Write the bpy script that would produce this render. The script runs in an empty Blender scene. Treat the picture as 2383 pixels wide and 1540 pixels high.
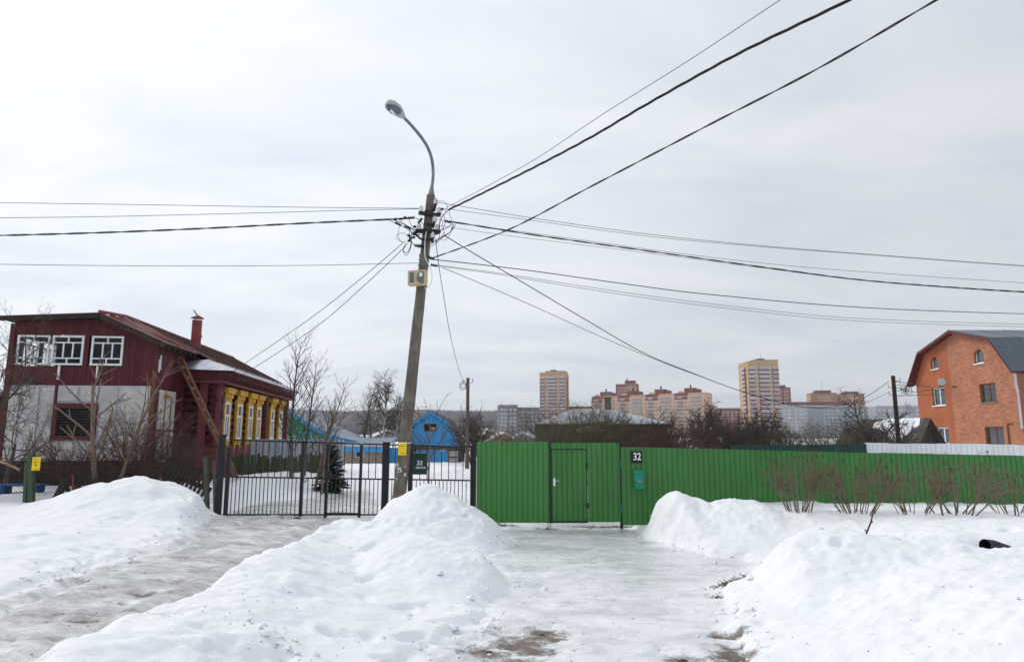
import bpy, math, random
import numpy as np
from mathutils import Vector, Matrix

# ------------------------------------------------------------------ camera, sky, sun, exposure
scene = bpy.context.scene
COL = scene.collection
R = math.radians
CAMZ, LENS, PITCH = 1.95, 24.0, 9.0
cam = bpy.data.cameras.new('camera'); cam.lens = LENS; cam.sensor_width = 36.0
cam.sensor_fit = 'HORIZONTAL'; cam.clip_start = 0.05; cam.clip_end = 20000
camo = bpy.data.objects.new('camera', cam); COL.objects.link(camo)
camo.location = (0, 0, CAMZ); camo.rotation_euler = (R(90 + PITCH), 0, 0)
scene.camera = camo

SUN_AZ, SUN_EL = -58.0, 38.0        # degrees from +Y (minus = to the left), above the horizon
sd = Vector((math.sin(R(SUN_AZ)) * math.cos(R(SUN_EL)), math.cos(R(SUN_AZ)) * math.cos(R(SUN_EL)), math.sin(R(SUN_EL))))
sun = bpy.data.lights.new('sun', 'SUN'); sun.energy = 1.3; sun.angle = R(18); sun.color = (1, .96, .9)
suno = bpy.data.objects.new('sun', sun); COL.objects.link(suno)
suno.rotation_euler = (-sd).to_track_quat('-Z', 'Y').to_euler()
suno.location = (0, 0, 60)

world = bpy.data.worlds.new('World'); scene.world = world; world.use_nodes = True
def build_world():
    nt = world.node_tree; N = nt.nodes; L = nt.links
    for n in list(N): N.remove(n)
    out = N.new('ShaderNodeOutputWorld'); bg = N.new('ShaderNodeBackground'); bg.inputs[1].default_value = .1
    sky = N.new('ShaderNodeTexSky'); sky.sky_type = 'NISHITA'; sky.sun_disc = False
    sky.sun_elevation = R(SUN_EL); sky.sun_rotation = R(SUN_AZ % 360); sky.dust_density = 2.0
    tc = N.new('ShaderNodeTexCoord')
    # cloud sheet: direction projected on a flat layer overhead
    sep = N.new('ShaderNodeSeparateXYZ'); L.new(tc.outputs['Generated'], sep.inputs[0])
    add = N.new('ShaderNodeMath'); add.operation = 'ADD'; add.inputs[1].default_value = .16; L.new(sep.outputs[2], add.inputs[0])
    mx = N.new('ShaderNodeMath'); mx.operation = 'MAXIMUM'; mx.inputs[1].default_value = .05; L.new(add.outputs[0], mx.inputs[0])
    dx = N.new('ShaderNodeMath'); dx.operation = 'DIVIDE'; L.new(sep.outputs[0], dx.inputs[0]); L.new(mx.outputs[0], dx.inputs[1])
    dy = N.new('ShaderNodeMath'); dy.operation = 'DIVIDE'; L.new(sep.outputs[1], dy.inputs[0]); L.new(mx.outputs[0], dy.inputs[1])
    cb = N.new('ShaderNodeCombineXYZ'); L.new(dx.outputs[0], cb.inputs[0]); L.new(dy.outputs[0], cb.inputs[1])
    mp = N.new('ShaderNodeMapping'); mp.inputs['Scale'].default_value = (.75, 1.35, 1); mp.inputs['Location'].default_value = (3.1, 1.7, 0)
    mp.inputs['Rotation'].default_value = (0, 0, R(16))
    L.new(cb.outputs[0], mp.inputs[0])
    n1 = N.new('ShaderNodeTexNoise'); n1.inputs['Scale'].default_value = 1.5; n1.inputs['Detail'].default_value = 7; n1.inputs['Roughness'].default_value = .55
    n1.inputs['Distortion'].default_value = .5
    L.new(mp.outputs[0], n1.inputs['Vector'])
    rp = N.new('ShaderNodeValToRGB'); e = rp.color_ramp.elements
    e[0].position = .30; e[0].color = (6.7, 7.25, 8.15, 1); e[1].position = .66; e[1].color = (8.45, 8.75, 9.15, 1)
    L.new(n1.outputs[0], rp.inputs[0])
    # the cloud is brighter round the veiled sun
    dot = N.new('ShaderNodeVectorMath'); dot.operation = 'DOT_PRODUCT'; L.new(tc.outputs['Generated'], dot.inputs[0]); dot.inputs[1].default_value = sd
    mr = N.new('ShaderNodeMapRange'); mr.interpolation_type = 'SMOOTHSTEP'
    mr.inputs[1].default_value = .1; mr.inputs[2].default_value = 1.0; mr.inputs[3].default_value = .88; mr.inputs[4].default_value = 1.19
    L.new(dot.outputs['Value'], mr.inputs[0])
    mul = N.new('ShaderNodeVectorMath'); mul.operation = 'SCALE'; L.new(rp.outputs[0], mul.inputs[0]); L.new(mr.outputs[0], mul.inputs['Scale'])
    mix = N.new('ShaderNodeMix'); mix.data_type = 'RGBA'; mix.inputs[0].default_value = .93
    L.new(sky.outputs[0], mix.inputs[6]); L.new(mul.outputs[0], mix.inputs[7])
    L.new(mix.outputs[2], bg.inputs[0]); L.new(bg.outputs[0], out.inputs[0])
build_world()
scene.view_settings.view_transform = 'Standard'; scene.view_settings.look = 'None'
scene.view_settings.exposure = 0.09; scene.view_settings.gamma = 1.0
scene.view_settings.use_curve_mapping = False
scene.render.engine = 'CYCLES'
scene.cycles.max_bounces = 6; scene.cycles.diffuse_bounces = 3; scene.cycles.transparent_max_bounces = 8
try: scene.cycles.use_denoising = True
except Exception: pass

# ------------------------------------------------------------------ layout helper: a sight line of the surveyed photograph to a point of the place
FP = LENS / 36 * 2383; CP, SP = math.cos(R(PITCH)), math.sin(R(PITCH))
def ray(x, y):
    t = 770 - y
    return ((x - 1191.5), FP * CP - t * SP, FP * SP + t * CP)
def at(x, y, Y):
    a, b, c = ray(x, y); return Vector((Y * a / b, Y, CAMZ + Y * c / b))
def gp(x, y, z=0.):
    a, b, c = ray(x, y); k = (z - CAMZ) / c; return (a * k, b * k)
def on_plane(x, y, A, B):          # the point of that sight line in the upright plane through A and B
    a, b, c = ray(x, y); d = (B[0] - A[0], B[1] - A[1])
    k = (A[0] * d[1] - A[1] * d[0]) / (a * d[1] - b * d[0]); return Vector((a * k, b * k, CAMZ + c * k))

# ------------------------------------------------------------------ mesh helpers
def link(name, data, parent=None):
    o = bpy.data.objects.new(name, data); COL.objects.link(o)
    if parent is not None: o.parent = parent
    return o
def tag(o, label=None, cat=None, group=None, kind=None):
    if label: o['label'] = label
    if cat: o['category'] = cat
    if group: o['group'] = group
    if kind: o['kind'] = kind
    return o
def thing(name, label, cat, loc=(0, 0, 0), rz=0, group=None):
    o = bpy.data.objects.new(name, None); COL.objects.link(o); o.location = loc; o.rotation_euler = (0, 0, rz)
    o.empty_display_size = .2
    return tag(o, label, cat, group)
def np_mesh(name, V, F, mat, smooth=False, mi=None):
    """V (n,3) array, F (m,k) array of equal polygons"""
    me = bpy.data.meshes.new(name); V = np.asarray(V, np.float32); F = np.asarray(F, np.int32)
    m, k = F.shape
    me.vertices.add(len(V)); me.vertices.foreach_set('co', V.ravel())
    me.loops.add(m * k); me.loops.foreach_set('vertex_index', F.ravel())
    me.polygons.add(m); me.polygons.foreach_set('loop_start', np.arange(0, m * k, k, dtype=np.int32))
    try: me.polygons.foreach_set('loop_total', np.full(m, k, np.int32))
    except Exception: pass
    if smooth: me.polygons.foreach_set('use_smooth', np.ones(m, bool))
    for x in (mat if isinstance(mat, (list, tuple)) else [mat]): me.materials.append(x)
    if mi is not None: me.polygons.foreach_set('material_index', np.asarray(mi, np.int32))
    me.update(calc_edges=True); return me
def frame(t):
    t = t.normalized(); a = Vector((0, 0, 1)) if abs(t.z) < .9 else Vector((1, 0, 0))
    u = t.cross(a).normalized(); return u, t.cross(u).normalized()
class MB:
    def __init__(s): s.v = []; s.f = []; s.m = []
    def add(s, vs, fs, mi=0):
        b = len(s.v); s.v += [tuple(v) for v in vs]; s.f += [tuple(i + b for i in f) for f in fs]; s.m += [mi] * len(fs); return s
    def box(s, x0, x1, y0, y1, z0, z1, mi=0):
        return s.add([(x0,y0,z0),(x1,y0,z0),(x1,y1,z0),(x0,y1,z0),(x0,y0,z1),(x1,y0,z1),(x1,y1,z1),(x0,y1,z1)],
                     [(0,3,2,1),(4,5,6,7),(0,1,5,4),(1,2,6,5),(2,3,7,6),(3,0,4,7)], mi)
    def bar(s, a, b, w, h, up=(0, 0, 1), mi=0):
        """square bar from a to b, w across, h along up"""
        a, b = Vector(a), Vector(b); t = (b - a).normalized(); u = t.cross(Vector(up))
        if u.length < 1e-4: u = t.cross(Vector((1, 0, 0)))
        u.normalize(); q = u.cross(t).normalized(); u *= w / 2; q *= h / 2
        vs = [a-u-q, a+u-q, a+u+q, a-u+q, b-u-q, b+u-q, b+u+q, b-u+q]
        return s.add(vs, [(0,1,2,3),(7,6,5,4),(0,4,5,1),(1,5,6,2),(2,6,7,3),(3,7,4,0)], mi)
    def prism(s, poly, d0, d1, ax='y', mi=0):
        """polygon (a,b) extruded along ax: y -> (a,d,b); x -> (d,a,b); z -> (a,b,d)"""
        f = {'y': lambda a, b, d: (a, d, b), 'x': lambda a, b, d: (d, a, b), 'z': lambda a, b, d: (a, b, d)}[ax]
        n = len(poly); vs = [f(a, b, d0) for a, b in poly] + [f(a, b, d1) for a, b in poly]
        fs = [tuple(range(n)), tuple(range(2*n-1, n-1, -1))] + [(i, n+i, n+(i+1) % n, (i+1) % n) for i in range(n)]
        return s.add(vs, fs, mi)
    def tube(s, pts, r, n=8, mi=0, cap=True):
        pts = [Vector(p) for p in pts]; k = len(pts); rr = r if isinstance(r, (list, tuple)) else [r] * k
        vs = []; u = None
        for i, p in enumerate(pts):
            t = (pts[min(i+1, k-1)] - pts[max(i-1, 0)])
            t = t.normalized() if t.length > 1e-9 else Vector((0,0,1))
            if u is None: u, w = frame(t)
            else:
                u = (u - t * u.dot(t)); u = u.normalized() if u.length > 1e-6 else frame(t)[0]
                w = t.cross(u)
            for j in range(n):
                a = 2*math.pi*j/n; vs.append(p + (u*math.cos(a) + w*math.sin(a)) * rr[i])
        fs = [(i*n+j, i*n+(j+1) % n, (i+1)*n+(j+1) % n, (i+1)*n+j) for i in range(k-1) for j in range(n)]
        if cap: fs += [tuple(range(n-1, -1, -1)), tuple(range((k-1)*n, k*n))]
        return s.add(vs, fs, mi)
    def lathe(s, prof, c=(0,0,0), n=12, mi=0):
        """prof: (r, z) from bottom to top about z"""
        return s.tube([(c[0], c[1], c[2]+z) for r, z in prof], [max(r, 1e-4) for r, z in prof], n, mi)
    def build(s, name, mat, parent=None, smooth=False, bevel=0):
        me = s.mesh(name, mat, smooth); o = link(name, me, parent)
        if bevel:
            m = o.modifiers.new('bevel', 'BEVEL'); m.width = bevel; m.segments = 2; m.limit_method = 'ANGLE'; m.angle_limit = R(40)
        return o
    def mesh(s, name, mat, smooth=False):
        me = bpy.data.meshes.new(name); me.from_pydata(s.v, [], s.f)
        for x in (mat if isinstance(mat, (list, tuple)) else [mat]): me.materials.append(x)
        if any(s.m): me.polygons.foreach_set('material_index', s.m)
        if smooth:
            me.polygons.foreach_set('use_smooth', [True] * len(me.polygons))
            try: me.set_sharp_from_angle(angle=R(42))
            except Exception: pass
        me.update(); return me
_unit = {}
def piece(name, mat, parent, x0, x1, y0, y1, z0, z1, rz=0):
    """a board, brick, bar or pane: a box that shares one mesh per material"""
    if mat.name not in _unit:
        _unit[mat.name] = MB().box(-.5, .5, -.5, .5, -.5, .5).mesh('board_' + mat.name, mat)
    o = link(name, _unit[mat.name], parent)
    o.location = ((x0+x1)/2, (y0+y1)/2, (z0+z1)/2); o.scale = (x1-x0, y1-y0, z1-z0)
    if rz: o.rotation_euler = (0, 0, rz)
    return o
def place(name, me, parent, loc=(0,0,0), rot=(0,0,0), sc=(1,1,1)):
    o = link(name, me, parent); o.location = loc; o.rotation_euler = rot; o.scale = sc; return o
def segs_mesh(name, P0, P1, R0, R1, n, mat, smooth=True):
    """many tapered twigs at once"""
    P0 = np.asarray(P0, float); P1 = np.asarray(P1, float); R0 = np.asarray(R0, float); R1 = np.asarray(R1, float)
    T = P1 - P0; T /= np.maximum(np.linalg.norm(T, axis=1, keepdims=True), 1e-9)
    A = np.where(np.abs(T[:, 2:3]) < .9, np.array([[0, 0, 1.]]), np.array([[1., 0, 0]]))
    U = np.cross(T, A); U /= np.linalg.norm(U, axis=1, keepdims=True); W = np.cross(T, U)
    m = len(P0); V = np.empty((m, 2 * n, 3))
    for j in range(n):
        a = 2 * math.pi * j / n; d = U * math.cos(a) + W * math.sin(a)
        V[:, j] = P0 + d * R0[:, None]; V[:, n + j] = P1 + d * R1[:, None]
    j = np.arange(n); q = np.stack([j, (j + 1) % n, n + (j + 1) % n, n + j], 1)
    F = (np.arange(m)[:, None, None] * 2 * n + q[None]).reshape(-1, 4)
    return np_mesh(name, V.reshape(-1, 3), F, mat, smooth)
def text_mesh(name, s, size, mat, parent, loc, rot=(R(90), 0, 0), bold=0.0, sx=1.0, align='CENTER'):
    c = bpy.data.curves.new(name, 'FONT'); c.body = s; c.size = size; c.align_x = align; c.align_y = 'CENTER'
    c.extrude = .0015; c.offset = bold; c.materials.append(mat)
    t = bpy.data.objects.new(name + '_tmp', c); COL.objects.link(t)
    dg = bpy.context.evaluated_depsgraph_get(); me = bpy.data.meshes.new_from_object(t.evaluated_get(dg))
    bpy.data.objects.remove(t); bpy.data.curves.remove(c); me.name = name
    o = link(name, me, parent); o.location = loc; o.rotation_euler = rot; o.scale = (sx, 1, 1); return o

# ------------------------------------------------------------------ materials
def new_mat(name):
    m = bpy.data.materials.new(name); m.use_nodes = True; nt = m.node_tree; N = nt.nodes
    return m, nt, N, nt.links, N['Principled BSDF']
def noise(N, L, vec, scale, detail=4, rough=.55, dist=0):
    n = N.new('ShaderNodeTexNoise'); n.inputs['Scale'].default_value = scale; n.inputs['Detail'].default_value = detail
    n.inputs['Roughness'].default_value = rough; n.inputs['Distortion'].default_value = dist
    L.new(vec, n.inputs['Vector']); return n.outputs[0]
def ramp(N, L, fac, stops):
    r = N.new('ShaderNodeValToRGB'); e = r.color_ramp.elements
    while len(e) < len(stops): e.new(.5)
    for k, (p, c) in enumerate(stops): e[k].position = p; e[k].color = (*c, 1) if len(c) == 3 else c
    L.new(fac, r.inputs[0]); return r.outputs[0]
def mixc(N, L, fac, a, b, mode='MIX'):
    m = N.new('ShaderNodeMix'); m.data_type = 'RGBA'; m.blend_type = mode
    for s, v in ((m.inputs[0], fac), (m.inputs[6], a), (m.inputs[7], b)):
        if isinstance(v, (int, float)): s.default_value = v
        elif isinstance(v, tuple): s.default_value = (*v, 1)
        else: L.new(v, s)
    return m.outputs[2]
def mth(N, L, op, a, b=None, clamp=False):
    m = N.new('ShaderNodeMath'); m.operation = op; m.use_clamp = clamp
    for i, v in enumerate((a, b)):
        if v is None: continue
        if isinstance(v, (int, float)): m.inputs[i].default_value = v
        else: L.new(v, m.inputs[i])
    return m.outputs[0]
def wpos(N, L, scale=(1, 1, 1)):
    g = N.new('ShaderNodeNewGeometry'); m = N.new('ShaderNodeMapping'); m.inputs['Scale'].default_value = scale
    L.new(g.outputs['Position'], m.inputs[0]); return m.outputs[0]
def bump(N, L, b, h, strength, dist=.02):
    n = N.new('ShaderNodeBump'); n.inputs['Strength'].default_value = strength; n.inputs['Distance'].default_value = dist
    L.new(h, n.inputs['Height']); L.new(n.outputs[0], b.inputs['Normal']); return n
def pm(name, col, var=.25, scale=6, rough=.7, stretch=(1, 1, 1), bmp=.25, bd=.01, metal=0, rnd=.12, dirt=None, dirt_amt=.35, dirt_scale=2.0, spec=.3):
    """painted, wooden or stone surface: two noises of tone, wear of another colour, a random tone for each piece"""
    m, nt, N, L, b = new_mat(name)
    p = wpos(N, L, stretch); a = noise(N, L, p, scale, 6, .6); c = col
    lo = tuple(x * (1 - var) for x in c); hi = tuple(min(1, x * (1 + var)) for x in c)
    cc = ramp(N, L, a, [(.3, lo), (.7, hi)])
    if dirt:
        d = noise(N, L, wpos(N, L, stretch), dirt_scale, 8, .65, .3)
        f = ramp(N, L, d, [(.62 - dirt_amt * .3, (0, 0, 0)), (.78 - dirt_amt * .2, (1, 1, 1))])
        cc = mixc(N, L, mth(N, L, 'MULTIPLY', f, min(1, dirt_amt * 1.6)), cc, dirt)
    if rnd:
        oi = N.new('ShaderNodeObjectInfo'); k = mth(N, L, 'MULTIPLY_ADD', oi.outputs['Random'], rnd * 2)
        k.node.inputs[2].default_value = 1 - rnd
        v = N.new('ShaderNodeVectorMath'); v.operation = 'SCALE'; L.new(cc, v.inputs[0]); L.new(k, v.inputs['Scale']); cc = v.outputs[0]
    L.new(cc, b.inputs['Base Color']); b.inputs['Roughness'].default_value = rough; b.inputs['Metallic'].default_value = metal
    b.inputs['Specular IOR Level'].default_value = spec
    if bmp: bump(N, L, b, a, bmp, bd)
    return m
M = {}
M['maroon'] = pm('maroon_paint', (.092, .012, .018), .35, 3, .62, (4, 4, .6), .35, dirt=(.075, .02, .02), dirt_amt=.5, rnd=.2)
M['maroon_log'] = pm('maroon_log', (.07, .010, .014), .35, 5, .5, (1, .4, 2), .3, rnd=.2, dirt=(.05, .012, .014), dirt_amt=.4)
M['maroon_base'] = pm('maroon_plank_base', (.17, .035, .04), .3, 5, .6, (1, .5, 2), .3, dirt=(.11, .06, .055), dirt_amt=.4)
M['roof_red'] = pm('roof_iron_red', (.19, .055, .042), .35, 2.2, .55, (1, .5, 1), .3, rnd=.25, dirt=(.30, .17, .13), dirt_amt=.55, dirt_scale=1.6)
M['roof_brown'] = pm('roof_iron_brown', (.085, .04, .033), .35, 2.2, .6, (1, .5, 1), .3, rnd=.25, dirt=(.14, .075, .055), dirt_amt=.5)
M['pipe_red'] = pm('chimney_red', (.22, .04, .04), .25, 5, .6, (1, 1, .6), .25, dirt=(.13, .035, .03), dirt_amt=.5)
M['zinc'] = pm('zinc_sheet', (.55, .57, .6), .2, 4, .38, (1, 1, 1), .25, metal=.75, dirt=(.3, .2, .13), dirt_amt=.22, rnd=.1)
M['white_paint'] = pm('white_paint', (.8, .81, .82), .08, 6, .55, (1, 1, 1), .2, dirt=(.55, .54, .52), dirt_amt=.35, rnd=.04)
M['yellow_paint'] = pm('yellow_paint', (.60, .33, .018), .2, 8, .55, (1, 1, .5), .3, dirt=(.42, .22, .02), dirt_amt=.45, rnd=.06)
M['foam'] = pm('foam_board', (.52, .505, .47), .12, 3, .8, (1, 1, 1), .2, dirt=(.38, .37, .38), dirt_amt=.5, rnd=.05)
M['glue'] = pm('glue_band', (.47, .48, .58), .12, 9, .85, (1, 1, 1), .3, dirt=(.62, .60, .58), dirt_amt=.45)
M['rust'] = pm('rust_brown', (.16, .065, .035), .35, 9, .8, (1, 1, 1), .4)
M['dark_wood'] = pm('dark_wood', (.035, .025, .02), .4, 6, .85, (3, 3, .5), .5, rnd=.3)
M['old_wood'] = pm('weathered_wood', (.12, .095, .075), .35, 6, .85, (4, 4, .4), .5, rnd=.25)
M['ladder_wood'] = pm('ladder_wood', (.17, .085, .055), .3, 6, .8, (4, 4, .4), .4, rnd=.12)
M['rung_wood'] = pm('rung_wood', (.36, .23, .14), .25, 8, .75, (1, 1, 1), .3)
M['moss_wood'] = pm('green_picket_wood', (.058, .085, .036), .4, 5, .85, (4, 4, .4), .5, rnd=.3, dirt=(.10, .085, .06), dirt_amt=.45)
M['grey_sheet'] = pm('grey_corrugated', (.34, .37, .43), .12, 3, .5, (1, 1, .4), .1, rnd=.08)
M['black_iron'] = pm('black_iron', (.012, .013, .016), .4, 8, .5, (1, 1, 1), .2, rnd=.1)
M['brown_iron'] = pm('brown_iron', (.035, .018, .016), .4, 8, .55, (1, 1, 1), .2, rnd=.1)
M['green_sheet'] = pm('green_corrugated', (.052, .20, .046), .18, 1.1, .45, (1.2, 1, .5), .35, .02, rnd=.10, dirt=(.03, .145, .06), dirt_amt=.3, dirt_scale=1.1, spec=.35)
M['green_frame'] = pm('green_gate_frame', (.02, .028, .024), .3, 6, .6, (1, 1, 1), .2)
M['green_hinge'] = pm('green_hinge', (.02, .19, .12), .3, 6, .5, (1, 1, 1), .1)
M['mailbox'] = pm('turquoise_enamel', (.012, .22, .135), .18, 12, .4, (1, 1, 1), .12, dirt=(.02, .15, .09), dirt_amt=.3)
M['dark_green_tin'] = pm('dark_green_tin', (.008, .042, .033), .2, 10, .4, (1, 1, 1), .1)
M['steel'] = pm('brushed_steel', (.75, .76, .78), .1, 10, .3, (1, 1, 1), .05, metal=.9)
M['plate_navy'] = pm('plate_navy', (.012, .014, .028), .2, 10, .45, (1, 1, 1), .1)
M['white_letter'] = pm('white_letter', (.8, .8, .8), .05, 10, .5, (1, 1, 1), 0)
M['concrete'] = pm('pole_concrete', (.135, .12, .10), .4, 7, .9, (1, 1, .45), .6, .015, dirt=(.09, .078, .062), dirt_amt=.5, dirt_scale=3)
M['plaster'] = pm('torn_paper', (.62, .62, .63), .1, 20, .9, (1, 1, 1), .3)
M['galv'] = pm('galvanised_steel', (.22, .23, .24), .25, 6, .45, (1, 1, .6), .15, metal=.55)
M['lamp_grey'] = pm('lamp_housing_grey', (.42, .44, .45), .12, 6, .45, (1, 1, 1), .1, metal=.2)
M['black_rubber'] = pm('cable_black', (.012, .012, .014), .3, 8, .55, (1, 1, 1), .1)
M['porcelain'] = pm('insulator_porcelain', (.62, .62, .58), .1, 10, .3, (1, 1, 1), .05)
M['beige_box'] = pm('beige_plastic', (.52, .43, .24), .1, 6, .5, (1, 1, 1), .1, dirt=(.42, .34, .18), dirt_amt=.3)
M['smoke_glass'] = pm('meter_window', (.10, .11, .14), .2, 8, .18, (1, 1, 1), 0, spec=.6)
M['yellow_sign'] = pm('yellow_sign', (.82, .57, .015), .08, 8, .5, (1, 1, 1), .05, rnd=0)
M['sign_ink'] = pm('sign_ink', (.16, .11, .02), .2, 8, .6, (1, 1, 1), 0, rnd=0)
M['post_green'] = pm('post_green', (.06, .095, .055), .4, 5, .85, (3, 3, .5), .4, dirt=(.11, .09, .065), dirt_amt=.5)
M['blue_paint'] = pm('blue_paint', (.012, .07, .22), .3, 6, .6, (1, 1, 1), .3, dirt=(.06, .07, .1), dirt_amt=.4)
M['blue_shed'] = pm('blue_shed_paint', (.06, .30, .62), .2, 2.5, .55, (3, 3, .4), .2, rnd=.06, dirt=(.10, .27, .45), dirt_amt=.45)
M['blue_bright'] = pm('blue_bright_paint', (.05, .32, .66), .2, 4, .55, (1, 1, 1), .2, rnd=.08)
M['blue_roof'] = pm('blue_roof_iron', (.21, .25, .30), .25, 3, .5, (1, 1, 1), .2, dirt=(.25, .3, .36), dirt_amt=.5)
M['green_house'] = pm('green_house_board', (.03, .21, .085), .25, 4, .65, (.5, 1, 3), .3, rnd=.15)
M['teal_house'] = pm('teal_board', (.02, .09, .06), .3, 4, .7, (3, 3, .5), .3, rnd=.2)
M['teal_light'] = pm('light_teal_board', (.05, .23, .16), .3, 4, .7, (3, 3, .5), .3, rnd=.2)
M['dark_fence'] = pm('dark_green_fence', (.012, .045, .036), .2, 3, .55, (1, 1, .5), .1, rnd=.1)
M['white_sheet'] = pm('white_corrugated', (.72, .74, .77), .07, 3, .5, (1, 1, .5), .1, rnd=.05)
M['slate_metal'] = pm('slate_metal_roof', (.10, .125, .15), .15, 3, .42, (1, 1, 1), .08, metal=.25)
M['red_trim'] = pm('dark_red_trim', (.10, .018, .02), .25, 5, .55, (1, 1, 1), .1)
M['pale_metal'] = pm('pale_metal_roof', (.40, .42, .45), .2, 2.5, .5, (1, 1, 1), .15, metal=.35, dirt=(.42, .33, .25), dirt_amt=.25)
M['board_grey'] = pm('roof_board_grey', (.10, .085, .07), .35, 5, .85, (2, 2, .5), .5, rnd=.3)
M['pvc'] = pm('white_frame', (.78, .79, .8), .05, 6, .4, (1, 1, 1), 0)
M['curtain'] = pm('curtain', (.55, .55, .5), .2, 10, .9, (1, 1, .2), 0)
M['dark_room'] = pm('dark_room', (.012, .011, .011), .3, 4, .9, (1, 1, 1), 0, rnd=0)
M['orange_led'] = pm('rusty_orange', (.45, .16, .02), .3, 9, .7, (1, 1, 1), .2)
M['bark_tan'] = pm('bark_tan', (.20, .145, .105), .3, 9, .8, (2, 2, .6), .35, rnd=.08)
M['bark_grey'] = pm('bark_grey', (.09, .075, .066), .35, 9, .85, (2, 2, .6), .4, rnd=.1)
M['bark_dark'] = pm('bark_dark', (.038, .032, .029), .35, 9, .9, (2, 2, .6), .4, rnd=.1)
M['twig_red'] = pm('twig_red', (.105, .05, .042), .3, 7, .8, (1, 1, 1), .1, rnd=.1)
M['twig_brown'] = pm('twig_brown', (.095, .07, .052), .3, 7, .8, (1, 1, 1), .1, rnd=.12)
M['twig_dark'] = pm('twig_dark', (.06, .05, .045), .3, 7, .85, (1, 1, 1), .1, rnd=.12)
M['twig_light'] = pm('twig_light', (.18, .135, .09), .3, 7, .8, (1, 1, 1), .1, rnd=.12)
M['twig_olive'] = pm('twig_olive', (.11, .088, .05), .3, 7, .8, (1, 1, 1), .1, rnd=.1)
M['birch'] = pm('birch_bark', (.52, .50, .48), .15, 6, .8, (1, 1, 2), .2, dirt=(.05, .045, .04), dirt_amt=.55, dirt_scale=4)
M['spruce'] = pm('spruce_needles', (.022, .040, .020), .35, 12, .8, (1, 1, 1), 0, rnd=.1)
M['dead_grass'] = pm('dead_grass', (.24, .165, .085), .3, 12, .9, (1, 1, 1), .2)
M['mud'] = pm('mud_clod', (.075, .055, .042), .35, 10, .95, (1, 1, 1), .5)
def glass(name, col, rough=.06, spec=.8):
    m, nt, N, L, b = new_mat(name); p = wpos(N, L); a = noise(N, L, p, 1.5, 3)
    oi = N.new('ShaderNodeObjectInfo'); k = mth(N, L, 'MULTIPLY_ADD', oi.outputs['Random'], .9); k.node.inputs[2].default_value = .5
    cc = ramp(N, L, a, [(.3, tuple(x*.6 for x in col)), (.7, tuple(x*1.4 for x in col))])
    v = N.new('ShaderNodeVectorMath'); v.operation = 'SCALE'; L.new(cc, v.inputs[0]); L.new(k, v.inputs['Scale'])
    L.new(v.outputs[0], b.inputs['Base Color']); b.inputs['Roughness'].default_value = rough; b.inputs['Specular IOR Level'].default_value = spec
    bump(N, L, b, noise(N, L, p, 2.5, 2), .12, .02); return m
M['glass'] = glass('window_glass', (.05, .06, .075))
M['glass_far'] = glass('far_glass', (.10, .125, .16), .15, .6)
def thin_glass():
    m, nt, N, L, b = new_mat('thin_clear_glass')
    for n in list(N):
        if n.type != 'OUTPUT_MATERIAL': N.remove(n)
    out = [n for n in N if n.type == 'OUTPUT_MATERIAL'][0]
    t = N.new('ShaderNodeBsdfTransparent'); g = N.new('ShaderNodeBsdfGlossy'); g.inputs['Roughness'].default_value = .05
    g.inputs['Color'].default_value = (.8, .85, .9, 1); t.inputs[0].default_value = (.9, .92, .93, 1)
    f = N.new('ShaderNodeFresnel'); f.inputs[0].default_value = 1.3; x = N.new('ShaderNodeMixShader')
    L.new(f.outputs[0], x.inputs[0]); L.new(t.outputs[0], x.inputs[1]); L.new(g.outputs[0], x.inputs[2]); L.new(x.outputs[0], out.inputs[0]); return m
M['clear'] = thin_glass()
def brick_mat(name, c1, c2, mortar, w, h, plane, msize=.012, var=.5, sub=1.0):
    m, nt, N, L, b = new_mat(name)
    g = N.new('ShaderNodeNewGeometry'); sp = N.new('ShaderNodeSeparateXYZ'); mp = N.new('ShaderNodeCombineXYZ'); L.new(g.outputs['Position'], sp.inputs[0])
    L.new(sp.outputs[0 if plane == 'x' else 1], mp.inputs[0]); L.new(sp.outputs[2], mp.inputs[1])
    bk = N.new('ShaderNodeTexBrick'); bk.inputs['Scale'].default_value = 1; bk.inputs['Brick Width'].default_value = w; bk.inputs['Row Height'].default_value = h
    bk.inputs['Mortar Size'].default_value = msize; bk.inputs['Color1'].default_value = (*c1, 1); bk.inputs['Color2'].default_value = (*c2, 1)
    bk.inputs['Mortar'].default_value = (*mortar, 1); bk.inputs['Bias'].default_value = var - .5; bk.inputs['Mortar Smooth'].default_value = .3
    L.new(mp.outputs[0], bk.inputs['Vector'])
    n = noise(N, L, wpos(N, L), 1.1, 6, .6); k = ramp(N, L, n, [(.3, (.8, .8, .8)), (.7, (1.1, 1.1, 1.1))])
    L.new(mixc(N, L, 1.0, bk.outputs[0], k, 'MULTIPLY'), b.inputs['Base Color']); b.inputs['Roughness'].default_value = .85
    inv = mth(N, L, 'SUBTRACT', 1.0, bk.outputs['Fac']); bump(N, L, b, inv, .5, .02); return m
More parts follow.
